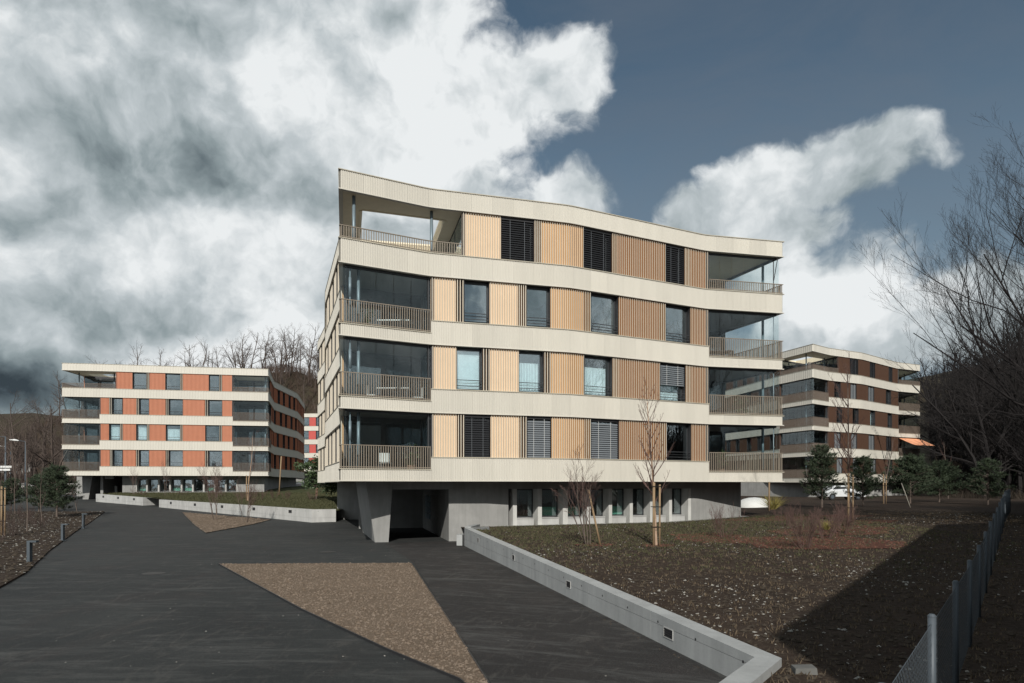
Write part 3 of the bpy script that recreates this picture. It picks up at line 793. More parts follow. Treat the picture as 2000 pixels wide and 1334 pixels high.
def vary(px, styles):  # px list -> cells
    out = []; si = 0
    for i in range(len(px)-1):
        pass
    return out
# left, orange building
levL = [1.03+ST*i for i in range(5)]
def PY(x, ytop, zt): Y = zt*F/(HY-ytop); return ((x-1000)/F*Y, Y)
ztL = levL[4]+.8
ptsL = [(-54,118),(-52.6,95), PY(122,709,ztL), PY(226,712,ztL), PY(400,717.5,ztL), PY(524,721,ztL), (-31.9,91.4),(-32.6,103.5),(-35.8,117.6)]
rowsL = [
 [('S',196,214),('L',214,220),('W',220,239,''),('S',240,265),('L',265,272),('W',272,291,''),('S',291,323),('L',323,330),('W',330,357,''),('S',357,400),('L',400,407),('W',407,434,''),('S',434,454)],
 [('S',196,213),('W',213,234,'C'),('L',234,240),('S',240,266),('W',266,287,'C'),('L',287,292),('S',292,324),('W',324,352,'Cc'),('L',352,357),('S',357,401),('W',401,428,''),('L',428,434),('S',434,454)],
 [('S',196,213),('L',213,219),('W',219,239,''),('S',240,266),('L',266,272),('W',272,291,''),('S',291,323),('L',323,330),('W',330,357,''),('S',357,400),('L',400,407),('W',407,434,''),('S',434,454)],
 [('S',226,259),('W',259,286,''),('L',286,292),('S',292,323),('W',323,352,''),('L',352,357),('S',357,408),('W',408,428,''),('L',428,434),('S',434,454)]]
holeL = [(-50.2,80.6),(-46.3,80.9),(-46.9,86.5),(-50.9,86.3)]
BL, PL, hL = simple_building('apartment_building', 'cream banded apartment block with orange slatted panels on the left', ptsL, 2, 5, levL,
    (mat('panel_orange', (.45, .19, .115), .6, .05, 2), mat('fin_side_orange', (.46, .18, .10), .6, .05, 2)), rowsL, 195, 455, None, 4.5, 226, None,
    (3, 4, 6, 7), cols=([(-50.4, 79.5), (-46.6, 80.0)], [(-30.0, 83.0)]), hole=holeL)
# its base
baseL = Path([PY(222,712.5,ztL*1.0), PY(505,720.5,ztL)]); baseL = Path([(p.x+.1, p.y+1.6) for p in baseL.p]+[(-32.8,92),(-34,103.5),(-37,117)])
hbl = lambda px: baseL.hit(px, 0, 1)
pL = [266,287,310,332,354.6,376.6,398,419.8,441,462.8]
m = MB(); zt = .60; zs = -.78; zz = -2.3
m.strip(baseL, 0, hbl(264), -.3, 0, zz, levL[0]+.02); m.strip(baseL, hbl(464.5), baseL.len, -.3, 0, zz, levL[0]+.02)
m.strip(baseL, hbl(264), hbl(464.5), -.3, 0, zt, levL[0]+.02); m.strip(baseL, hbl(264), hbl(464.5), -.4, -.0, zz, zs-.1)
m.strip(baseL, hbl(264), hbl(464.5), -1.3, -1.2, zz, zt, 1)
m.build('base_wall', [M_conc, M_inner], BL.root)
for i, x in enumerate(pL):
    a = hbl(x-1.6); b = hbl(x+1.6); m = MB(); m.strip(baseL, a, b, -.8, .002, zs-.1, zt); m.build('pier', M_conlight, BL.root)
    if i < len(pL)-1:
        c = hbl(pL[i+1]-1.6); m = MB(); d0, d1 = -.70, -.63
        m.strip(baseL, b, b+.06, d0, d1, zs, zt); m.strip(baseL, c-.06, c, d0, d1, zs, zt); m.strip(baseL, b, c, d0, .02, zs-.05, zs); m.strip(baseL, b+.06, c-.06, d0, d1, zt-.07, zt)
        wn = m.build('window', M_frame, BL.root); g = MB(); g.strip(baseL, b+.06, c-.06, -.67, -.65, zs, zt-.07); g.build('pane', M_glass, wn)
        if i in (0, 3, 4, 6): g = MB(); g.strip(baseL, b+.06, c-.06, -.74, -.72, zs, zs+.45); g.build('privacy_film', M_green, wn)
def at(px, Y): return ((px-1000)/F*Y, Y)
m = MB(); a = at(162, 81); b = at(173, 81); m.hexa([(a[0],a[1],zz),(b[0]-.1,b[1],zz),(b[0]-1,b[1]+7,zz),(a[0]-1,a[1]+7,zz),(a[0]-.1,a[1],levL[0]),(b[0]+.5,b[1],levL[0]),(b[0]-.5,b[1]+7,levL[0]),(a[0]-1,a[1]+7,levL[0])])
m.build('leaning_wall', M_conc, BL.root)
m = MB(); a = at(205, 80.8); b = at(222, 80.9); m.wall((a[0],a[1]),(b[0],b[1]), .3, levL[0]-.4, levL[0]); m.wall((a[0]-.2,a[1]),(a[0]-1.6,a[1]+9), .3, zz, levL[0])
m.wall((at(150,90)), at(205,90), .3, zz, levL[0]); m.build('passage_wall', M_conc, BL.root)
for k in range(2): m = MB(); q = at(216, 84+k*3); m.box((q[0]-.8,q[1],zz),(q[0]+.8,q[1]+.1,-.2-k*.2)); m.build('screen_wall', M_white, BL.root)

# right, brown building, five storeys
levR = [.25+2.99*i for i in range(6)]; ztR = levR[5]+.8
ptsR = [(26,118),(30.6,94),(32.6,83), PY(1587,672,ztR), PY(1618,680,ztR), PY(1682,689,ztR), PY(1750,707.5,ztR), PY(1796,713,ztR), (55.5,98),(53,118)]
def zx(v): return 1480+v/3.706
def rr(ws, lo=512, hi=1018):
    out = []; q = lo
    for a, b, st in ws: out += [('S', zx(q), zx(a)), ('W', zx(a), zx(b), st)]; q = b
    out.append(('S', zx(q), zx(hi))); return out
rowsR = [rr([(572,612,'G'),(690,732,'G'),(818,855,'G'),(940,975,'')]), rr([(555,600,'G'),(676,718,'G'),(803,845,'G'),(930,968,'B')]),
         rr([(572,610,''),(688,730,''),(815,850,'C'),(940,972,'')]), rr([(555,600,''),(672,715,'G'),(800,843,'G'),(928,965,'')]),
         rr([(668,727,'B'),(812,850,'B'),(948,975,'B')], 583, 1015)]
BR, PR, hR = simple_building('apartment_building', 'five storey cream banded apartment block with dark brown panels on the right', ptsR, 3, 7, levR,
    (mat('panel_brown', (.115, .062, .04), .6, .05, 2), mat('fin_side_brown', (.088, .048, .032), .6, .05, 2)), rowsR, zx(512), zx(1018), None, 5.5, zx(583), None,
    (4, 5, 6), cols=([(34.3, 79.6), (37.6, 82.2)], [(54.0, 94.0)]), hole=[(35.2,81.4),(38.4,83.3),(36.4,87.5),(33.4,86.2)])
baseR = Path([(27.5,95),(33.5,83.5),(35.6,80.8),(38.2,82.8),(43.3,85.6),(51.3,92.2),(54.0,93.6),(54,100)])
m = MB(); m.strip(baseR, 0, baseR.len, -.3, 0, -2.2, .22); m.build('base_wall', M_conc, BR.root)
q0 = baseR.c[4]-1.5
for i in range(11):
    m = MB(); m.post(baseR, q0+i*1.1, .22, 0, .35, -1.7, -.15); m.build('pier', M_conlight, BR.root)
m = MB(); m.strip(baseR, q0-.5, q0+12, .003, .02, -1.4, -.25); m.build('window', M_frame, BR.root)
m = MB(); m.strip(baseR, q0-1, q0+12.5, 0.003, .4, -2.2, -1.7); m.build('plinth', M_conlight, BR.root)
# orange awning on its right loggia
m = MB(); a0 = PR.at(hR(zx(1022)))[0]; a1 = PR.at(PR.sv(7))[0]; zt = levR[2]-.15; o = Vector((.75, -2.1))
pts = [(a0.x,a0.y,zt),(a1.x,a1.y,zt),(a1.x+o.x,a1.y+o.y,zt-1.0),(a0.x+o.x,a0.y+o.y,zt-1.0)]
m.hexa([(p[0],p[1],p[2]-.03) for p in pts]+pts); m.build('awning', M_orange, BR.root, label='orange fabric awning let down over a loggia')
# far red building behind
levM = [2.9+ST*i for i in range(5)]; ztM = levM[4]+.8
ptsM = [(-60,175),(-58,153),(-47,151),(-36.5,150.5),(-24,152),(-22,175)]
def mrow(i):
    o = 2 if i % 2 else 0
    return [('S',520,560),('W',560,578,''),('S',578,592),('W',592,603+o//2,''),('S',603+o//2,617),('W',617,636-o,''),('S',636-o,700),('W',700,720,''),('S',720,740)]
BMb, PM2, hM = simple_building('apartment_building', 'distant cream banded apartment block with red panels seen through the gap', ptsM, 1, 4, levM,
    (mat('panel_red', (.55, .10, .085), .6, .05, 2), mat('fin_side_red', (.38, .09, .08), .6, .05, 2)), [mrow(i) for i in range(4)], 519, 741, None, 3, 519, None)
m = MB(); m.box((-57,154,-1),(-25,172,2.95)); m.build('base_wall', M_conc, BMb.root)

# shading neighbour behind and right of the camera
m = MB(); hs = thing('neighbour_house', 'grey rendered house beside the fence, outside the picture on the right', 'house', (14,0,-2.4))
foot = [(3.45,-3.4),(16.8,15.1),(30,15.1),(30,-16),(3.3,-16)]
m.poly(foot, -2.6, 5.75); m.build('wall', mat('render_grey', (.3, .29, .27), .9, .1), hs)
m = MB(); m.poly(foot, 5.752, 5.95); m.build('roof', M_roof, hs)
for i in range(5):
    t = (Vector(foot[1])-Vector(foot[0])); p = Vector(foot[0])+t*(.1+i*.18); q = p+t*.07; nn = Vector((-t.y, t.x)).normalized()*.03
    for z in (-1.2, 2.0):
        m = MB(); m.wall(p+nn, q+nn, .03, z, z+1.4); wn = m.build('window', M_frame, hs); g = MB(); g.wall(p+nn*2.1+t*.004, q+nn*2.1-t*.004, .01, z+.06, z+1.34); g.build('pane', M_glass, wn)

# ------------------------------------------------------------------ FENCE
fz = thing('chain_link_fence', 'long chain link fence with grey round posts along the right edge', 'fence', (3.53,5.74,-2.4))
fp = []; x, y = 3.53, 5.74
for i in range(17): fp.append((x+1.5*i, y+2.0*i))
fp = [(x-1.5, y-2.0)]+fp
for i, (x, y) in enumerate(fp):
    g = zgA(x, y); tz = g+1.22
    m = MB(); m.tube([(x,y,g-.1),(x,y,tz)], .032, 12); p = m.build('post', M_galv, fz, smooth=True)
    m = MB(); m.tube([(x,y,tz),(x,y,tz+.02)], [.036,.02], 12); m.build('cap', M_galv, p)
for i in range(min(9, len(fp)-1)):
    a = Vector((*fp[i], zgA(*fp[i])+.04)); b = Vector((*fp[i+1], zgA(*fp[i+1])+.04)); L = (b-a).length; H = 1.12; m = MB(); st = .085 if i < 4 else .2; rr_ = .0016 if i < 4 else .0028
    u = (b-a)/L; up = Vector((0,0,1)); q = -H
    while q < L:
        for sg in (1, -1):
            # diagonal strand from (q,0) to (q+H,H)
            x0, x1 = max(q, 0), min(q+H, L)
            if x1-x0 < .02: continue
            z0, z1 = x0-q, x1-q
            if sg < 0: z0, z1 = H-z0, H-z1
            m.tube([a+u*x0+up*z0, a+u*x1+up*z1], rr_, 3, cap=False)
        q += st
    m.tube([a+up*H, b+up*H], .003, 3); m.build('wire_mesh', M_galv, fz, 'stuff')

ORD = ['first','second','third','fourth','fifth','sixth','seventh','eighth','ninth','tenth','eleventh','twelfth','thirteenth','fourteenth','fifteenth','sixteenth','seventeenth','eighteenth']
# ------------------------------------------------------------------ PLANTS
def grow(mbT, mbC, p, d, L, r, lev, maxlev, rnd, up=.25, wob=.18, kids=(3, 5), ang=(25, 55), ratio=.62, sides=(7, 5, 3, 3, 3, 3), split=1, k0=None):
    n = 5 if lev < 2 else (4 if lev < maxlev else 3); pts = [p.copy()]; rad = [r]; dirs = []
    for i in range(n):
        d = (d+Vector((rnd.gauss(0, wob), rnd.gauss(0, wob), rnd.gauss(0, wob)*.6+up*.25))).normalized()
        p = p+d*(L/n); pts.append(p.copy()); rad.append(max(r*(1-(i+1)/n*.78), .0022)); dirs.append(d.copy())
    (mbT if lev < split else mbC).tube([tuple(q) for q in pts], rad, sides[min(lev, 5)], cap=False)
    if lev >= maxlev: return
    nk = k0 if (k0 and lev == 0) else rnd.randint(*kids)+(2 if lev == 0 else 0)
    for j in range(nk):
        f = (.30 if lev == 0 else .2)+(.68 if lev == 0 else .75)*(j+rnd.random()*.7)/nk; f = min(f, .98); i = min(int(f*n), n-1)
        q = Vector(pts[i]).lerp(Vector(pts[i+1]), f*n-i); dd = dirs[i]
        ax = dd.cross(Vector((rnd.gauss(0,1), rnd.gauss(0,1), rnd.gauss(0,1)))).normalized()
        nd = (Matrix.Rotation(R(rnd.uniform(*ang)), 3, ax) @ dd); nd = (nd+Vector((0,0,up*.5))).normalized()
        grow(mbT, mbC, q, nd, L*ratio*(1.15-.55*f)*rnd.uniform(.8, 1.15), rad[i]*.55, lev+1, maxlev, rnd, up, wob, kids, ang, ratio, sides, split)
TREES = {}
def bare_tree(label, loc, h, r, seed, levels=4, kids=(3, 5), ang=(25, 50), ratio=.55, up=.25, wob=.1, mt=M_bark, mc=M_twig, name='bare_tree', cat='tree', group=None, rot=0, sc=1, split=1, key=None, k0=None):
    t = thing(name, label, cat, loc, group, True)
    key = key or (seed, h)
    if key not in TREES:
        rnd = random.Random(seed); a = MB(); b = MB()
        grow(a, b, Vector((0,0,-.15)), Vector((0,0,1)), h, r, 0, levels, rnd, up, wob, kids, ang, ratio, split=split, k0=k0)
        ta = a.build('trunk', mt, t, smooth=True); tb = b.build('crown', mc, t); TREES[key] = (ta.data, tb.data)
    else:
        for nme, d in zip(('trunk', 'crown'), TREES[key]):
            o = bpy.data.objects.new(nme, d); COL.objects.link(o); o.parent = t
    t.rotation_euler = (0, 0, rot); t.scale = (sc, sc, sc); return t
def stakes(label, loc, h, n=2, sp=.16, r=.045, group='wooden tree stakes'):
    t = thing('tree_stake', label, 'tree stakes', loc, group, True)
    for i in range(n):
        x = (i-(n-1)/2)*sp*1.2+.02; m = MB(); m.tube([(x, -.03*i, -.2), (x+.01, -.03*i, h*(1-.03*i))], r*(1 if i == 0 else .75), 10); m.build('post', M_post, t, smooth=True)
    m = MB()
    for z in (h*.94, h*.62, h*.30):
        m.tube([(-sp, -.06, z), (sp, -.08, z), (sp, .08, z), (-sp, .06, z), (-sp, -.06, z)], .012, 5)
    m.build('binding', M_darkbark, t)
def G(x, y): return (x, y, zgA(x, y))
# staked birch in front of the facade
bare_tree('slim bare birch tied to two wooden stakes before the tan panels', G(4.93, 23.3), 5.3, .05, 12, 3, (4, 7), (28, 55), .27, .45, .03, M_birch, M_twigred, 'young_tree', k0=26)
stakes('pair of round wooden stakes bound to the birch before the tan panels', G(4.88, 23.15), 2.15)
# multi-stem bare tree
def multi(name, label, loc, stems, h, seed, mt, mc, r=.03, spread=.35, levels=3, kids=(4, 6), cat='tree', ratio=.5, ang=(15, 40), group=None, up=.35):
    t = thing(name, label, cat, loc, group, True); rnd = random.Random(seed); a = MB(); b = MB()
    for i in range(stems):
        an = rnd.uniform(0, 6.28); d = Vector((math.cos(an)*spread*rnd.random(), math.sin(an)*spread*rnd.random(), 1)).normalized()
        grow(a, b, Vector((math.cos(an)*.1, math.sin(an)*.1, -.1)), d, h*rnd.uniform(.65, 1), r*rnd.uniform(.6, 1), 0, levels, rnd, up, .07, kids, ang, ratio)
    a.build('stem', mt, t, smooth=True); b.build('crown', mc, t); return t
multi('young_tree', 'wispy multi-stemmed bare tree in front of the base windows', G(2.65, 23.6), 5, 3.1, 5, M_bark, M_twigred, .026, .50, 3, (4, 5), up=.15)
m = MB(); m.tube([(0,0,-.1),(-.42,.1,1.9)], .035, 8); o = m.build('tree_stake', M_post, smooth=True); o.location = G(3.05, 23.4); tag(o, 'slanting wooden stake beside the wispy multi-stemmed tree', 'tree stake')
# red-stemmed shrubs
for i, (x, y, h_, n_, sd_) in enumerate(((8.1, 26.0, 1.3, 12, 3), (9.4, 21.9, 1.4, 17, 4), (11.1, 24.2, 1.15, 13, 6), (12.4, 25.7, 1.1, 12, 8), (14.0, 28.5, 1.1, 10, 9), (11.9, 29.6, 1.1, 10, 12))):
    lab = ['leftmost bare twiggy shrub beside the building corner', 'largest dense red-stemmed shrub in the mulch', 'red-stemmed shrub right behind the largest one',
           'thin bare shrub next to the yellowish grass tuft', 'small bare shrub left of the tall staked tree', 'low bare shrub near the building corner and the white dome'][i]
    multi('bare_shrub', lab, G(x, y), n_, h_, sd_, M_twigred, M_twigred, .013, 1.0, 2, (4, 6), 'shrub', .5, (15, 38), 'bare shrubs in the right garden')
# right side staked trees
bare_tree('tall bare young tree with thick wooden stakes before the brown building', G(15.2, 30.8), 7.0, .06, 21, 3, (5, 8), (32, 60), .27, .40, .03, M_bark, M_twigred, 'young_tree', k0=26)
stakes('pair of stout wooden stakes bound to the tall tree before the brown building', G(15.15, 30.6), 2.2)
bare_tree('thin bare sapling right of the tall staked tree', G(28.9, 53), 5.2, .05, 24, 3, (4, 6), (25, 45), .33, .5, .05, M_bark, M_twigred, 'young_tree')
stakes('thin wooden stakes bound to the sapling before the brown building', G(28.8, 52.8), 2.3)
bare_tree('thin bare sapling at the right end of the brown building', G(46, 72), 6.2, .05, 27, 3, (4, 6), (25, 45), .3, .5, .05, M_bark, M_twigred, 'young_tree')
m = MB(); m.tube([(0,0,-.1),(0,0,2.35)], .05, 8); o = m.build('tree_stake', M_post, smooth=True); o.location = G(16.2, 43); tag(o, 'single wooden stake standing by the corner of the tan building', 'tree stake')
m = MB(); m.tube([(0,0,-.1),(-.5,.2,1.6)], .03, 8); o = m.build('tree_stake', M_pale, smooth=True); o.location = G(26.0, 44.5); tag(o, 'pale slanting stake under the bushy pine', 'tree stake')
m = MB(); m.tube([(0,0,-.1),(-.6,.2,1.9)], .03, 8); o = m.build('tree_stake', M_pale, smooth=True); o.location = G(20.6, 41.0); tag(o, 'pale slanting stake left of the thick staked trunk', 'tree stake')

def conifer(label, loc, h, wd, seed, dens=1.0, name='pine_tree', mt=M_needle, low=.15, group=None, cat='pine tree', nl=.14):
    t = thing(name, label, cat, loc, group, True); rnd = random.Random(seed); a = MB(); c = MB()
    a.tube([(0,0,-.1),(0,0,h*.5),(.03,0,h*.96)], [h*.02, h*.014, .01], 8)
    nb = int(h*24*dens)
    for i in range(nb):
        f = low+(1-low)*(i/nb)**.9; z = h*f; L = wd*(1-f)**.5*rnd.uniform(.5, 1.15)*(1.0 if f > low+.1 else .8)+.12; an = rnd.uniform(0, 6.28)
        dz = rnd.uniform(.1, .55); d = Vector((math.cos(an), math.sin(an), dz)).normalized(); p0 = Vector((0,0,z)); p1 = p0+d*L
        a.tube([tuple(p0), tuple(p1)], [.018, .006], 3, cap=False)
        for j in range(int(5+L*7)):
            q = p0+d*L*(.25+.75*rnd.random())+Vector((rnd.gauss(0,.09), rnd.gauss(0,.09), rnd.gauss(0,.06)))*max(.6, L*.6)
            ax = (d*.6+Vector((rnd.gauss(0,.5), rnd.gauss(0,.5), rnd.uniform(.1,.9)))).normalized(); sh_ = q+ax*rnd.uniform(.1,.28)
            for k in range(11):
                b = q.lerp(sh_, k/11); e = b+(ax*.7+Vector((rnd.gauss(0,.6), rnd.gauss(0,.6), rnd.gauss(0,.5)))).normalized()*nl*rnd.uniform(.7,1.2)
                sd_ = (e-b).cross(Vector((rnd.gauss(0,1), rnd.gauss(0,1), rnd.gauss(0,1)))).normalized()*.013*(nl/.14)
                c.tri(b-sd_, b+sd_, e)
    a.build('trunk', M_bark, t); c.build('crown', mt, t); return t
conifer('bushy dark pine left of the staked trunk, under the corner of the brown building', G(20.2, 44.5), 3.9, 1.5, 31, 1.3, nl=.17)
conifer('second bushy pine right behind the thick wooden stakes', G(23.9, 46.5), 3.2, 1.7, 32, 1.3, nl=.17)
conifer('wide spreading dark pine at the right end of the brown building', G(31.5, 54), 3.6, 2.6, 33, 1.6, nl=.2)
conifer('dark pine partly hidden behind the wide spreading one', G(36.3, 58), 3.3, 2.4, 34, 1.4, nl=.2)
conifer('round dark pine near the fence at the far right', G(35.2, 50.5), 3.2, 1.6, 35, 1.4, nl=.18)
conifer('broad dark pine in the left planting bed', (-34.0, 51, za(0,51)), 3.7, 1.9, 36, 1.5, nl=.18)
conifer('low dark pine behind the broad one on the left', (-39.5, 57, za(0,57)), 3.0, 1.8, 37, 1.3, nl=.18)
conifer('small dark pine at the left picture edge', (-44, 60, za(0,60)), 2.6, 1.6, 38, 1.2, nl=.18)
# evergreen shrub in the gap
def leafy(label, loc, h, wd, seed, n=1500, name='evergreen_shrub', mt=M_leaf, ls=.11):
    t = thing(name, label, 'shrub', loc, None, True); rnd = random.Random(seed); a = MB(); c = MB()
    a.tube([(0,0,-.1),(.05,0,h*.55),(.0,.05,h*.9)], [.05,.03,.01], 6)
    cl = [(rnd.gauss(0, wd*.4), rnd.gauss(0, wd*.4), h*rnd.uniform(.3, .95)) for _ in range(26)]
    for q in cl: a.tube([(0,0,h*.3), q], [.02,.006], 3, cap=False)
    for i in range(n):
        q = rnd.choice(cl); p = Vector(q)+Vector((rnd.gauss(0,.22), rnd.gauss(0,.22), rnd.gauss(0,.18)))
        u = Vector((rnd.gauss(0,1), rnd.gauss(0,1), rnd.gauss(0,.6))).normalized()*ls; v = u.cross(Vector((rnd.gauss(0,1), rnd.gauss(0,1), rnd.gauss(0,1)))).normalized()*ls*.38
        o = len(c.v); c.v += [tuple(p-u), tuple(p+v), tuple(p+u), tuple(p-v)]; c.face((o, o+1, o+2, o+3))
    a.build('trunk', M_bark, t); c.build('crown', mt, t)
leafy('glossy evergreen shrub in the gap left of the tan building', (-18.2, 63.5, -1.5), 4.3, 1.8, 41, 2600, ls=.15)
leafy('loose broadleaf shrub under the back corner of the tan building', (-15.3, 61, -1.5), 2.7, 2.1, 42, 2200, ls=.14)
# left retaining wall area young trees
for i, (px, y_, h_, lab) in enumerate(((484, 60.5, 6.0, 'bare young tree with yellow stakes before the corner of the orange building'),)):
    x_ = (px-1000)/F*y_; bare_tree(lab, (x_, y_, zgB(x_, y_)), h_, .05, 51, 4, (4, 6), (25, 50), .34, .45, .06, M_birch, M_twigred, 'young_tree')
    stakes('yellowish wooden stakes bound to the young tree before the orange building', (x_, y_-.1, zgB(x_, y_)), 2.3)
x_ = -455/F*73; m = MB(); m.tube([(0,0,-.1),(.25,0,4.2)], .07, 8); o = m.build('pale_pole', M_post, smooth=True); o.location = (x_, 73, zgB(0,73)); tag(o, 'tall pale leaning pole at the shaded side of the orange building', 'pole')
m = MB(); m.tube([(0,0,-.1),(.1,0,1.9)], .08, 8); o = m.build('tree_stake', mat('stake_pink', (.42,.22,.14), .8)); o.location = (-382/F*70, 70, zgB(0,70)); tag(o, 'reddish stake in the lawn between the two left buildings', 'tree stake')
multi('young_tree', 'multi-stemmed bare tree left in the small gravel triangle', gp(420,1014,-2.5)+(-2.58,), 5, 4.0, 61, M_bark, M_twigred, .035, .3, 3, (4, 6))
multi('young_tree', 'slim multi-stemmed bare tree right in the small gravel triangle', gp(480,1019,-2.55)+(-2.6,), 4, 3.2, 62, M_bark, M_twigred, .03, .35, 3, (4, 6))
for i, (px, y_, h_, lab) in enumerate(((262, 73.5, 3.4, 'thin sapling before the pale base wall of the orange building'), (322, 71, 3.6, 'thin sapling before the middle base windows of the orange building'), (420, 68, 2.2, 'small bare sapling before the right base windows of the orange building'))):
    x_ = (px-1000)/F*y_; multi('young_tree', lab, (x_, y_, zgB(x_, y_)), 3, h_, 70+i, M_bark, M_twigred, .025, .3, 2, (5, 7))
for i in range(12):
    x_ = -42+i*1.4; y_ = 76.0-(i % 3)*1.6
    multi('bare_shrub', ORD[i]+' from the left of the low bare shrubs before the orange building', (x_, y_, zgB(x_, y_)), 8, .9, 90+i, M_twigred, M_twigred, .012, 1.1, 1, (4, 6), 'shrub', group='low bare shrubs before the orange building')
for i, (px, y_) in enumerate(((510, 63), (535, 65), (560, 64), (470, 64), (610, 62))):
    x_ = (px-1000)/F*y_; multi('bare_shrub', ['low reddish shrub by the yellow stakes','low reddish shrub on the lawn at the shaded corner','low reddish shrub before the middle of the shaded side','leftmost low reddish shrub on the lawn','rightmost low reddish shrub on the lawn before the gap'][i], (x_, y_, zgB(x_, y_)), 10, .9, 120+i, M_twigred, M_twigred, .012, 1.1, 2, (3, 5), 'shrub', group='low reddish shrubs on the lawn')
# left bed trees
for i, (px, py, h_, st, lab) in enumerate(((9, 1046, 6.5, 1.9, 'left edge'), (53, 1038, 5.6, 0, 'middle'), (82, 1020, 3.0, 0, 'third'), (151, 1006, 2.6, 0, 'last'), (30, 1010, 5.0, 0, 'behind'))):
    Y = 2.6*F/(py-HY); x_ = (px-1000)/F*Y
    labs = ['bare staked sapling at the left picture edge', 'tall bare sapling beside the first path light', 'slim bare sapling in front of the broad pine', 'small bare sapling right of the broad pine by the road bend', 'bare sapling behind the staked one on the left']
    bare_tree(labs[i], (x_, Y, -2.6), h_, .035, 130+i, 3, (4, 6), (20, 45), .35, .4, .06, M_bark, M_twig, 'young_tree')
    if st: stakes('yellow wooden stakes at the left picture edge', (x_, Y-.1, -2.6), st+.6)
for i in range(12):
    rnd = random.Random(200+i); y_ = 27+2.4*i; e = -14.4-(y_-20.2)*.55; x_ = e-rnd.uniform(2.5, 9)
    multi('bare_shrub', ORD[i]+' nearest of the low dark bare shrubs in the left planting bed', (x_, y_, za(x_, y_)), 12, rnd.uniform(.8, 1.2), 210+i, M_twig, M_twig, .012, 1.2, 2, (3, 5), 'shrub', group='low dark shrubs in the left bed')

# big bare tree at the right edge, beyond the fence
def big_right(label, loc, seed, n, h, lean, r=.09, spr=.6, lv=4, kids=(4, 6), mt=M_darkbark, ratio=.55):
    t = thing('bare_tree', label, 'tree', loc, None, True); rnd = random.Random(seed); a = MB(); b = MB()
    a.tube([(0,0,-.3),(0,0,.6),(.05,0,1.3)], [r*2.4, r*2.0, r*1.8], 9)
    for i in range(n):
        d = Vector((lean[0]+rnd.gauss(0, spr), lean[1]+rnd.gauss(0, spr), 1.0)).normalized()
        grow(a, b, Vector((rnd.uniform(-.1,.1), rnd.uniform(-.1,.1), .6+rnd.random()*.6)), d, h*rnd.uniform(.7, 1.05), r*rnd.uniform(.6, 1), 0, lv, rnd, .40, .14, kids, (18, 42), ratio, (6, 4, 3, 3, 3, 3))
    a.build('trunk', mt, t, smooth=True); b.build('crown', mt, t); return t
big_right('large dark bare tree with arching branches reaching in from the right', (21.0, 20.5, -1.8), 301, 16, 12.0, (-.10, 0), .10, .40)
big_right('second large dark bare tree close behind the first at the right', (29.5, 25.5, -1.7), 307, 13, 11.5, (-.08, 0), .10, .38, 4, (4, 5))
big_right('dark bare tree behind the large one at the right edge', (27.5, 32.0, -1.5), 303, 12, 11.5, (-.08, 0), .12, .42, 4, (4, 5))
big_right('thicket of bare trees beyond the far fence end', (39.0, 47.0, -1.0), 305, 12, 12.0, (0, 0), .13, .45, 4, (4, 5))

# woodland
protos = []
for i in range(5):
    rnd = random.Random(400+i); a = MB()
    grow(a, a, Vector((0,0,0)), Vector((0,0,1)), 16, .26, 0, 3, rnd, .12, .10, (6, 8), (28, 62), .40, (5, 4, 3, 3, 3, 3))
    protos.append(a)
def joined(name, label, cat, spots, mt, kind='stuff', scale=1.0, protos=protos):
    big = MB()
    for (x, y, z, s_) in spots:
        p = random.choice(protos); an = random.uniform(0, 6.28); c, sn = math.cos(an)*s_, math.sin(an)*s_; o = len(big.v)
        big.v += [(x+vx*c-vy*sn, y+vx*sn+vy*c, z+vz*s_) for vx, vy, vz in p.v]; big.f += [tuple(o+i for i in f) for f in p.f]; big.m += [0]*len(p.f)
    o = big.build(name, mt); o['kind'] = kind; return tag(o, label, cat)
random.seed(11)
sp = []
for i in range(230):
    x = random.uniform(-150, 20); y = random.uniform(172, 250); sp.append((x, y, hill_back(x, y)-.5, random.uniform(.65, 1.0)))
joined('woodland', 'bare brown woodland on the slope behind the orange and red buildings', 'woodland', sp, M_farbark)
sp = []
for i in range(260):
    y = random.uniform(72, 165); x = y*random.uniform(.66 if y < 105 else .60, .86)+2
    if x/y < .52: continue
    sp.append((x, y, hill_right(x, y)-.5, random.uniform(.8, 1.25)))
joined('woodland', 'dark bare woodland on the slope at the right', 'woodland', sp, M_darkbark)
sp = []
for i in range(100):
    y = random.uniform(98, 165); x = -y*random.uniform(.63, .86); sp.append((x, y, za(x, y)-.3, random.uniform(.45, .85)))
joined('woodland', 'dark bare trees left of the orange building', 'woodland', sp, M_farbark)
# undergrowth brush on slopes
def brush(name, label, n, fn, mt, hgt=2.0):
    m = MB(); rnd = random.Random(n)
    for i in range(n):
        x, y, z = fn(rnd)
        for k in range(5):
            d = Vector((rnd.gauss(0,.5), rnd.gauss(0,.5), 1)).normalized()*hgt*rnd.uniform(.5, 1.2); q = Vector((x+rnd.gauss(0,.5), y+rnd.gauss(0,.5), z-.2)); w_ = Vector((rnd.gauss(0,1), rnd.gauss(0,1), 0)).normalized()*.05
            m.tri(q-w_, q+w_, q+d)
            for j in range(3):
                b = q+d*rnd.uniform(.3,.8); e = b+(d*.4+Vector((rnd.gauss(0,.4), rnd.gauss(0,.4), .2))); m.tri(b-w_*.5, b+w_*.5, e)
    o = m.build(name, mt); o['kind'] = 'stuff'; return tag(o, label, 'undergrowth')
def f1(r): x = r.uniform(-150, 15); y = r.uniform(166, 240); return x, y, hill_back(x, y)
def f2(r):
    y = r.uniform(60, 160); x = y*r.uniform(.60, .80)+3; return x, y, hill_right(x, y)
def f3(r):
    y = r.uniform(98, 160); x = -y*r.uniform(.60, .88); return x, y, za(x, y)
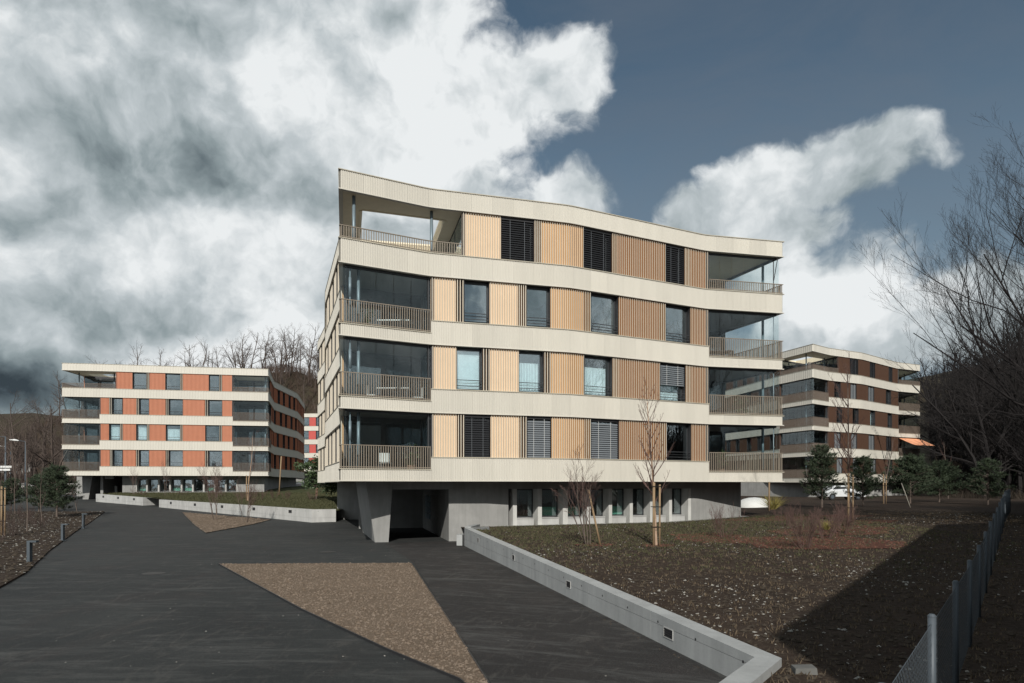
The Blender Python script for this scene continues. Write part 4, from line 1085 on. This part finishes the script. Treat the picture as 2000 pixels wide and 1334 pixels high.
brush('undergrowth', 'brown scrub under the trees on the far slope', 7000, f1, mat('brush_brown', (.075,.05,.038), .9, .3, .4), 3.2)
brush('undergrowth', 'dark scrub covering the right slope', 9000, f2, mat('brush_dark', (.035,.027,.02), .9, .3, .4), 2.4)
def f4(r):
    y = r.uniform(24, 52); x = y*r.uniform(.80, 1.0)+2.5; return x, y, zgA(x, y)
brush('thicket', 'black tangled thicket beyond the fence at the right edge', 5000, f4, M_darkbark, 5.5)
brush('undergrowth', 'dark scrub under the trees on the left', 3500, f3, mat('brush_mid', (.05,.035,.028), .9, .3, .4), 2.2)
# skyline trees one can tell apart
sk = [(200,230),(222,235),(268,215),(285,226),(345,205),(372,212),(392,220),(412,200),(435,215),(465,205),(492,200),(520,195),(548,188),(566,200),(587,190),(605,205),(620,190),(634,198)]
for i, (px, y_) in enumerate(sk):
    y_ = 222+(y_*7) % 20; x_ = (px-1000)/F*y_; rnd = random.Random(i)
    bare_tree(ORD[i]+' from the left of the bare trees on the skyline behind the orange building', (x_, y_, hill_back(x_, y_)-.5), 17, .27, 500+i % 4, 4, (5, 6), (28, 60), .42, .14, .10, M_farbark, M_farbark, key=('sk', i % 4), rot=i*1.3, sc=.72+.38*rnd.random(), group='bare trees on the skyline')
bare_tree('round bare tree rising above the roof of the brown building', ((1618-1000)/F*120, 120, hill_right(55,120)+1), 23, .30, 520, 4, (6, 8), (30, 60), .42, .10, .08, M_farbark, M_farbark)
for i, (px, y_, h_) in enumerate(((40, 118, 15.5), (100, 105, 13.5), (8, 128, 13), (118, 125, 14))):
    x_ = (px-1000)/F*y_
    bare_tree(['broad bare tree against the dark cloud at the far left', 'leaning bare tree close to the left end of the orange building', 'bare tree at the left picture edge behind the lamps', 'bare tree just behind the left end of the orange building'][i],
              (x_, y_, za(x_, y_)), h_, .25, 530+i, 4, (5, 7), (30, 62), .46, .10, .1, M_farbark, M_farbark)
sp = [(random.uniform(-90, 90), random.uniform(-95, -70), -3, random.uniform(.6, .95)) for i in range(70)]
joined('woodland', 'bare trees across the street behind the photographer, mirrored in the windows', 'woodland', sp, M_farbark)
# dark far conifers at far left
pc = []
for i in range(3):
    rnd = random.Random(600+i); a = MB()
    for k in range(90):
        f = k/90; z = 3+19*f; L = 3.6*(1-f)+.4
        for j in range(3):
            an = rnd.uniform(0, 6.28); q = Vector((0,0,z)); e = q+Vector((math.cos(an)*L, math.sin(an)*L, -.6)); w_ = Vector((-math.sin(an), math.cos(an), 0))*.9; a.tri(q+Vector((0,0,.5)), e-w_, e+w_)
    a.tube([(0,0,-1),(0,0,20)], [.3,.05], 5); pc.append(a)
sp = []
for i in range(230):
    y = random.uniform(300, 420); x = -y*random.uniform(.60, .92); sp.append((x, y, hill_back(x, y)-1, random.uniform(.5, .85)))
joined('conifer_forest', 'dark conifer forest on the far hill at the left', 'forest', sp, M_needle, protos=pc)
sp = []
for i in range(60):
    y = random.uniform(70, 130); x = y*random.uniform(.70, .86)+3; sp.append((x, y, hill_right(x, y)-1, random.uniform(.35, .7)))
joined('conifer_forest', 'dark evergreens on the right slope', 'forest', sp, M_needle, protos=pc)

# ------------------------------------------------------------------ SMALL THINGS
def bollard(label, px, py0, py1):
    Y = 2.62*F/(py1-HY); h_ = (py1-py0)*Y/F; t = thing('path_light', label, 'path light', ((px-1000)/F*Y, Y, -2.62), 'path lights along the left bed', True)
    m = MB(); m.box((-.05,-.07,0),(.05,.07,h_-.05)); m.box((-.12,-.12,-.04),(.12,.12,.012)); m.build('post', M_galv, t)
    m = MB(); m.box((-.052,-.072,h_-.049),(.26,.072,h_)); m.build('head', M_galv, t)
    m = MB(); m.box((.08,-.05,h_-.058),(.24,.05,h_-.0495)); m.build('lens', M_white, t)
bollard('nearest grey path light at the left edge of the drive', 58, 1056, 1101)
bollard('middle grey path light at the left edge of the drive', 123, 1023, 1056)
bollard('farthest grey path light at the left edge of the drive', 163, 1003, 1031)
def lamp(label, px, Y, ztop, arm=-1):
    t = thing('street_lamp', label, 'street lamp', ((px-1000)/F*Y, Y, za(0, Y)), 'street lamps on the left', True); H = ztop-za(0, Y)
    m = MB(); m.tube([(0,0,-.1),(0,0,H*.4),(0,0,H)], [.11,.09,.06], 10); m.build('pole', M_galv, t, smooth=True)
    m = MB(); m.tube([(0,0,H-.05),(arm*1.0,0,H+.08)], .035, 6); m.build('arm', M_galv, t)
    m = MB(); m.tube([(arm*.8,0,H+.05),(arm*1.3,0,H+.12),(arm*1.9,0,H+.15)], [.05,.13,.06], 8); m.build('lamp_head', M_white, t); return t
lamp('street lamp with its head cut by the left picture edge', 11, 70, 4.9)
lamp('street lamp left of the broad pine', 50, 82, 5.2)
lamp('small far street lamp between the two nearer lamps', 21, 120, 6.6)
t = thing('street_sign', 'white street name blades on a pole at the left edge', 'sign', ((12-1000)/F*69.5, 69.5, za(0,69.5)), None, True)
m = MB(); m.tube([(0,0,0),(0,0,4.0)], .04, 8); m.build('pole', M_galv, t)
m = MB(); m.box((-.55,-.06,3.75),(.6,-.045,3.95)); m.build('blade', M_white, t)
m = MB(); m.box((-.6,-.06,3.45),(.45,-.045,3.65)); m.build('blade', M_white, t)
# little far white houses and fence at left
def house(label, px, Y, w_, d_, z0, h_, rc):
    x = (px-1000)/F*Y; t = thing('house', label, 'house', (x, Y, z0), 'far houses on the left', True)
    m = MB(); m.box((-w_/2,0,-3),(w_/2,d_,h_)); m.build('wall', mat('house_white', (.30,.30,.29), .8, .05), t)
    m = MB(); m.hexa([(-w_/2-.4,-.4,h_),(w_/2+.4,-.4,h_),(w_/2+.4,d_+.4,h_),(-w_/2-.4,d_+.4,h_),(-w_/2-.4,d_/2-.05,h_+2.6),(w_/2+.4,d_/2-.05,h_+2.6),(w_/2+.4,d_/2+.05,h_+2.6),(-w_/2-.4,d_/2+.05,h_+2.6)]); m.build('roof', mat('roof_tile', (.09,.06,.05), .9, .1), t)
    for i in range(4):
        for j in range(2):
            m = MB(); xx = -w_/2+w_*(i+.5)/4; m.box((xx-.6,-.05,1+j*3),(xx+.6,-.002,2.4+j*3)); m.build('window', M_frame, t)
house('far white house left of the orange building', 105, 230, 16, 10, 6, 7, 0)
house('far white house in the middle of the left trees', 62, 260, 15, 10, 7, 7, 0)
house('far white house highest on the left hill', 22, 300, 14, 10, 17, 7, 0)
house('far pale house by the left picture edge', 4, 190, 18, 10, 0, 6, 0)
# low wall / shed seen behind the drive
m = MB(); m.box((-15,0,-.5),(6,.3,1.5)); o = m.build('boundary_wall', M_conlight); o.location = (-58, 100, za(0,100)); tag(o, 'pale boundary wall behind the far end of the drive', 'wall')
# white dome cover by the building corner
m = MB(); n = 14
for j in range(6):
    for i in range(n):
        an = 2*math.pi*i/n; el = math.pi/2*j/5; rr_ = 1.35; m.v.append((rr_*math.cos(an)*math.cos(el), rr_*math.sin(an)*math.cos(el), .72*math.sin(el)))
for j in range(5):
    for i in range(n): m.face((j*n+i, j*n+(i+1)%n, (j+1)*n+(i+1)%n, (j+1)*n+i))
o = m.build('white_mound', M_white, smooth=True); o.location = (17.4, 49, -1.9+.25); tag(o, 'white rounded mound beside the corner of the tan building', 'mound')
# parked cars glimpsed between the buildings
def car(label, px, Y, rot, col):
    t = thing('parked_car', label, 'car', ((px-1000)/F*Y, Y, zgA((px-1000)/F*Y, Y)+.02), None, True); t.rotation_euler = (0,0,rot)
    mt = mat('car_paint_'+label.split()[0], col, .3, .03, spec=.5); m = MB()
    prof = [(-2.1,.35),(-2.15,.75),(-1.6,.9),(-1.0,1.35),(.6,1.38),(1.2,.95),(2.0,.82),(2.15,.5),(2.1,.3)]
    o = len(m.v)
    for yy in (-.85, .85):
        for (x, z) in prof: m.v.append((x, yy*(.82 if z > 1 else 1), z))
    k = len(prof); m.face([o+i for i in range(k)]); m.face([o+k+i for i in range(k)][::-1])
    for i in range(k): m.face((o+i, o+k+i, o+k+(i+1)%k, o+(i+1)%k))
    m.build('body', mt, t)
    for s_ in (-1, 1):
        m = MB(); y0 = s_*.80; m.hexa([(-1.35,y0,.95),(.95,y0,.95),(.95,y0+s_*.03,.95),(-1.35,y0+s_*.03,.95),(-.95,y0-s_*.07,1.27),(.5,y0-s_*.07,1.27),(.5,y0-s_*.04,1.27),(-.95,y0-s_*.04,1.27)]); m.build('side_window', M_frame, t)
        for x in (-1.35, 1.35): m = MB(); m.tube([(x, s_*.68, .32), (x, s_*.88, .32)], .32, 14); wl = m.build('wheel', M_dark, t); m = MB(); m.tube([(x, s_*.885, .32), (x, s_*.89, .32)], .19, 10); m.build('rim', M_galv, wl)
car('silver parked car low behind the bushy pines', 1640, 66, .15, (.6,.62,.64))
# stone slab
m = MB(); m.hexa([(-.13,-.09,-.03),(.14,-.11,-.03),(.16,.10,-.03),(-.11,.12,-.03),(-.12,-.08,.05),(.13,-.1,.06),(.15,.09,.06),(-.1,.11,.05)]); o = m.build('stone_slab', mat('slab_grey', (.12,.12,.115), .9, .2)); o.location = (3.6,8.45,zgA(3.6,8.45)+.02); tag(o, 'flat grey stone lying on the dark soil near the wall corner', 'stone')
# loggia furniture
def table(label, x, y, z, mt):
    t = thing('table', label, 'table', (x, y, z), None, True); m = MB(); m.box((-.7,-.4,.70),(.7,.4,.74)); m.build('top', mt, t)
    for a in (-.6,.6):
        for b in (-.32,.32): m = MB(); m.box((a-.025,b-.025,0),(a+.025,b+.025,.699)); m.build('leg', M_galv, t)
def chair(label, x, y, z, rot, mt, g):
    t = thing('chair', label, 'chair', (x, y, z), g, True); t.rotation_euler = (0,0,rot)
    m = MB(); m.box((-.22,-.22,.42),(.22,.22,.46)); m.build('seat', mt, t); m = MB(); m.box((-.22,.20,.50),(.22,.24,.90)); m.build('backrest', mt, t)
    for a in (-.2,.2):
        for b in (-.2,.2): m = MB(); m.box((a-.015,b-.015,0),(a+.015,b+.015,.419 if b < 0 else .50)); m.build('leg', M_galv, t)
table('pale table on the second floor loggia', -5.2, 30.2, lev[1]+.35, M_white)
chair('pale chair left of the table on the second floor loggia', -6.2, 30.2, lev[1]+.35, 1.4, M_white, None)
chair('pale chair right of the table on the second floor loggia', -4.3, 31.0, lev[1]+.35, -1.2, M_white, None)
table('pale table on the third floor loggia', -5.2, 30.3, lev[2]+.35, M_curt)

def pot_plant(label, x, y, z, h_, seed):
    t = thing('potted_plant', label, 'plant', (x, y, z), None, True); rnd = random.Random(seed)
    m = MB(); m.tube([(0,0,0),(0,0,.38)], [.15,.21], 12); m.build('pot', mat('pot_clay', (.22,.13,.09), .8), t)
    m = MB(); st_ = [(rnd.gauss(0,.14), rnd.gauss(0,.14), .38+rnd.random()*h_) for _ in range(12)]
    for q in st_: m.tube([(0,0,.38), q], [.012,.004], 3)
    m.build('stem', M_twig, t); m = MB()
    for i in range(260):
        q = Vector(rnd.choice(st_)); p = q+Vector((rnd.gauss(0,.09), rnd.gauss(0,.09), rnd.gauss(0,.09))); u = Vector((rnd.gauss(0,1), rnd.gauss(0,1), rnd.gauss(0,1))).normalized()*.06; v = u.cross(Vector((.3,.5,.8))).normalized()*.03
        o = len(m.v); m.v += [tuple(p-u), tuple(p+v), tuple(p+u), tuple(p-v)]; m.face((o, o+1, o+2, o+3))
    m.build('foliage', M_leaf, t)
pot_plant('bushy potted plant in the left corner of the first floor loggia', -4.6, 31.2, lev[0]+.35, 1.0, 1)
pot_plant('potted plant inside the right loggia on the second floor', 12.6, 37.6, lev[1]+.35, 1.1, 2)
pot_plant('potted plant inside the right loggia on the first floor', 11.4, 37.2, lev[0]+.35, .9, 3)
pot_plant('potted plant beside the table on the third floor loggia', -6.4, 29.9, lev[2]+.35, .8, 4)
pot_plant('tall potted plant in the left loggia of the orange building', -48.3, 82.0, levL[1]+.35, 1.7, 5)
pot_plant('potted plant in the right loggia of the orange building', -30.8, 84.0, levL[1]+.35, 1.3, 6)
chair('dark chair in the right loggia on the third floor', 12.2, 37.4, lev[2]+.35, .6, M_dark, None)
table('dark table in the right loggia on the third floor', 11.2, 37.2, lev[2]+.35, M_dark)
chair('pale chair on the first floor loggia behind the dark railing', -5.6, 30.2, lev[0]+.35, .4, M_white, None)
table('covered garden table on the lowest left loggia of the orange building', -47.2, 81.4, levL[0]+.35, M_curt)

# ------------------------------------------------------------------ GROUND CLUTTER
def inpoly(x, y, P):
    c = False; n = len(P)
    for i in range(n):
        x0, y0 = P[i]; x1, y1 = P[(i+1) % n]
        if (y0 > y) != (y1 > y) and x < (x1-x0)*(y-y0)/(y1-y0)+x0: c = not c
    return c
def scatter(name, label, poly, n, zf, mt, r0, r1, seed, near=1.0, sq=.5, cat='stones', xr=None, yr=None, cond=None):
    rnd = random.Random(seed); m = MB(); k = 0; tries = 0
    xs = [p[0] for p in poly]; ys = [p[1] for p in poly]; xr = xr or (min(xs), max(xs)); yr = yr or (min(ys), max(ys))
    while k < n and tries < n*12:
        tries += 1; y = yr[0]+(yr[1]-yr[0])*rnd.random()**near; x = rnd.uniform(*xr)
        if abs(x) > .80*y+1 or not inpoly(x, y, poly): continue
        if cond and not cond(x, y, rnd): continue
        r = r0*(r1/r0)**(rnd.random()**1.8); m.blobby((x, y, zf(x, y)+r*.15), r, rnd=rnd, sq=sq); k += 1
    o = m.build(name, mt); o['kind'] = 'stuff'; return tag(o, label, cat)
zz3 = lambda x, y: za(x, y)+.03
scatter('gravel', 'loose stones on the large gravel triangle', near_bed, 14000, zz3, M_bedstone, .005, .034, 1, 1.6, .8)
scatter('soil_clods', 'brown clods on the large gravel triangle', near_bed, 2500, zz3, mat('clod_tan', (.12,.09,.066), .95, .3, 6), .012, .045, 2, 1.6, .8)
scatter('gravel', 'loose stones on the small gravel triangle', far_bed, 1200, zz3, M_bedstone, .03, .09, 3)
clear = lambda x, y, r: not (y > 31.2+.39*(x+2.6) and x < 13.5 and y < 62)
scatter('stones', 'pale stones strewn on the dark garden soil', garA, 4200, zgA, M_stone, .007, .045, 4, 1.5, .6, xr=(-2, 24), yr=(7, 36), cond=lambda x, y, r: clear(x, y, r) and math.sin(x*.9+y*.35)+math.sin(y*.7-x*.4)+r.random()*2.2 > 1.3)
scatter('soil_clods', 'dark clods covering the garden soil', garA, 20000, zgA, M_clod, .015, .07, 5, 1.5, .6, 'soil', xr=(-2, 26), yr=(7, 40), cond=clear)
zb_ = lambda x, y: za(x, y)+.05
scatter('stones', 'pale stones on the left planting bed', left_bed, 1600, zb_, M_stone, .02, .07, 6, 1.2)
scatter('soil_clods', 'dark clods on the left planting bed', left_bed, 5000, zb_, M_clod, .03, .13, 7, 1.2, .5, 'soil')
scatter('gravel', 'few stray pebbles on the asphalt', [(-8,9),(2.6,9.2),(-2.0,29),(-12,30)], 90, za, M_stone, .008, .02, 8, 1.4)
edge = [(-2.12,29.3),(3.02,8.75),(2.92,8.75),(-2.26,29.3)]
scatter('grit', 'grit and small stones gathered along the foot of the long wall', edge, 900, za, M_clod, .008, .028, 21, 1.0, .6, 'grit')
def tufts(name, label, poly, n, zf, mt, h_, seed, xr, yr, cond=None, near=1.3):
    rnd = random.Random(seed); m = MB(); k = 0; tr = 0
    while k < n and tr < n*10:
        tr += 1; y = yr[0]+(yr[1]-yr[0])*rnd.random()**near; x = rnd.uniform(*xr)
        if abs(x) > .80*y+1 or not inpoly(x, y, poly) or (cond and not cond(x, y, rnd)): continue
        z = zf(x, y)
        for j in range(5):
            b = Vector((x+rnd.gauss(0,.05), y+rnd.gauss(0,.05), z)); e = b+Vector((rnd.gauss(0,.35)*h_, rnd.gauss(0,.35)*h_, h_*rnd.uniform(.5,1.2))); w_ = Vector((rnd.gauss(0,1), rnd.gauss(0,1), 0)).normalized()*.007*(1+y/25); m.tri(b-w_, b+w_, e)
        k += 1
    o = m.build(name, mt); o['kind'] = 'stuff'; return tag(o, label, 'grass')
tufts('grass', 'sparse grass on the soil near the tan building', garA, 6500, zgA, M_blade, .07, 9, (-2, 16), (17, 38), lambda x, y, r: clear(x, y, r) and r.random() < smooth((y-17-.25*x)/9)*.22+.03)
tufts('grass', 'dry leaf litter on the garden soil', garA, 5000, zgA, mat('litter', (.10,.075,.05), .9, .4, 5), .06, 10, (-2, 24), (7, 36), clear)
tufts('grass', 'lawn grass behind the pale wall', garB, 9000, zgB, M_blade, .13, 11, (-46, -12), (47, 80), None, 1.0)
# mulch patches
def mulch(x, y, rx, ry, seed):
    rnd = random.Random(seed); pts = []
    for i in range(18): an = 2*math.pi*i/18; k = rnd.uniform(.75, 1.12); pts.append((x+math.cos(an)*rx*k, y+math.sin(an)*ry*k))
    o = sheet('mulch', pts, zgA, M_mulch, .012+seed*.0006, (8, 20), (29,))
    scatter('bark_chips', 'reddish bark chips around the garden plants', pts, int(260*rx*ry), zgA, mat('chips', (.09,.035,.025), .9, .3, 9, col2=(.17,.08,.055)), .02, .06, seed+50, cat='bark chips')
for i, q in enumerate(((4.95,23.3,.62,.6), (2.8,23.5,.7,.6), (7.6,26.0,1.6,2.2), (10.4,23.4,2.6,2.6), (12.8,27.0,2.4,2.2), (15.6,30.6,1.6,1.4), (14.2,35.0,4.0,2.0))): mulch(*q, i+1)
# small ornamental yellow grass tuft
m = MB(); rnd = random.Random(3)
for i in range(160):
    b = Vector((rnd.gauss(0,.05), rnd.gauss(0,.05), 0)); e = b+Vector((rnd.gauss(0,.35), rnd.gauss(0,.35), rnd.uniform(.3,.7))); w_ = Vector((.012,0,0)); m.tri(b-w_, b+w_, e)
for nm, q, l in (('ornamental_grass', (17.0, 44.5), 'yellowish tuft of grass before the white mound'), ('ornamental_grass', (12.6, 27.4), 'small yellow grass tuft between the bare shrubs')):
    o = m.build(nm, mat('dry_grass', (.20,.17,.05), .9, .3, 5)); o.location = G(*q); tag(o, l, 'grass tuft'); o.scale = (1.6,)*3 if q[0] > 15 else (.7,)*3

for o in list(bpy.data.objects):
    if '_local' in o: del o['_local']
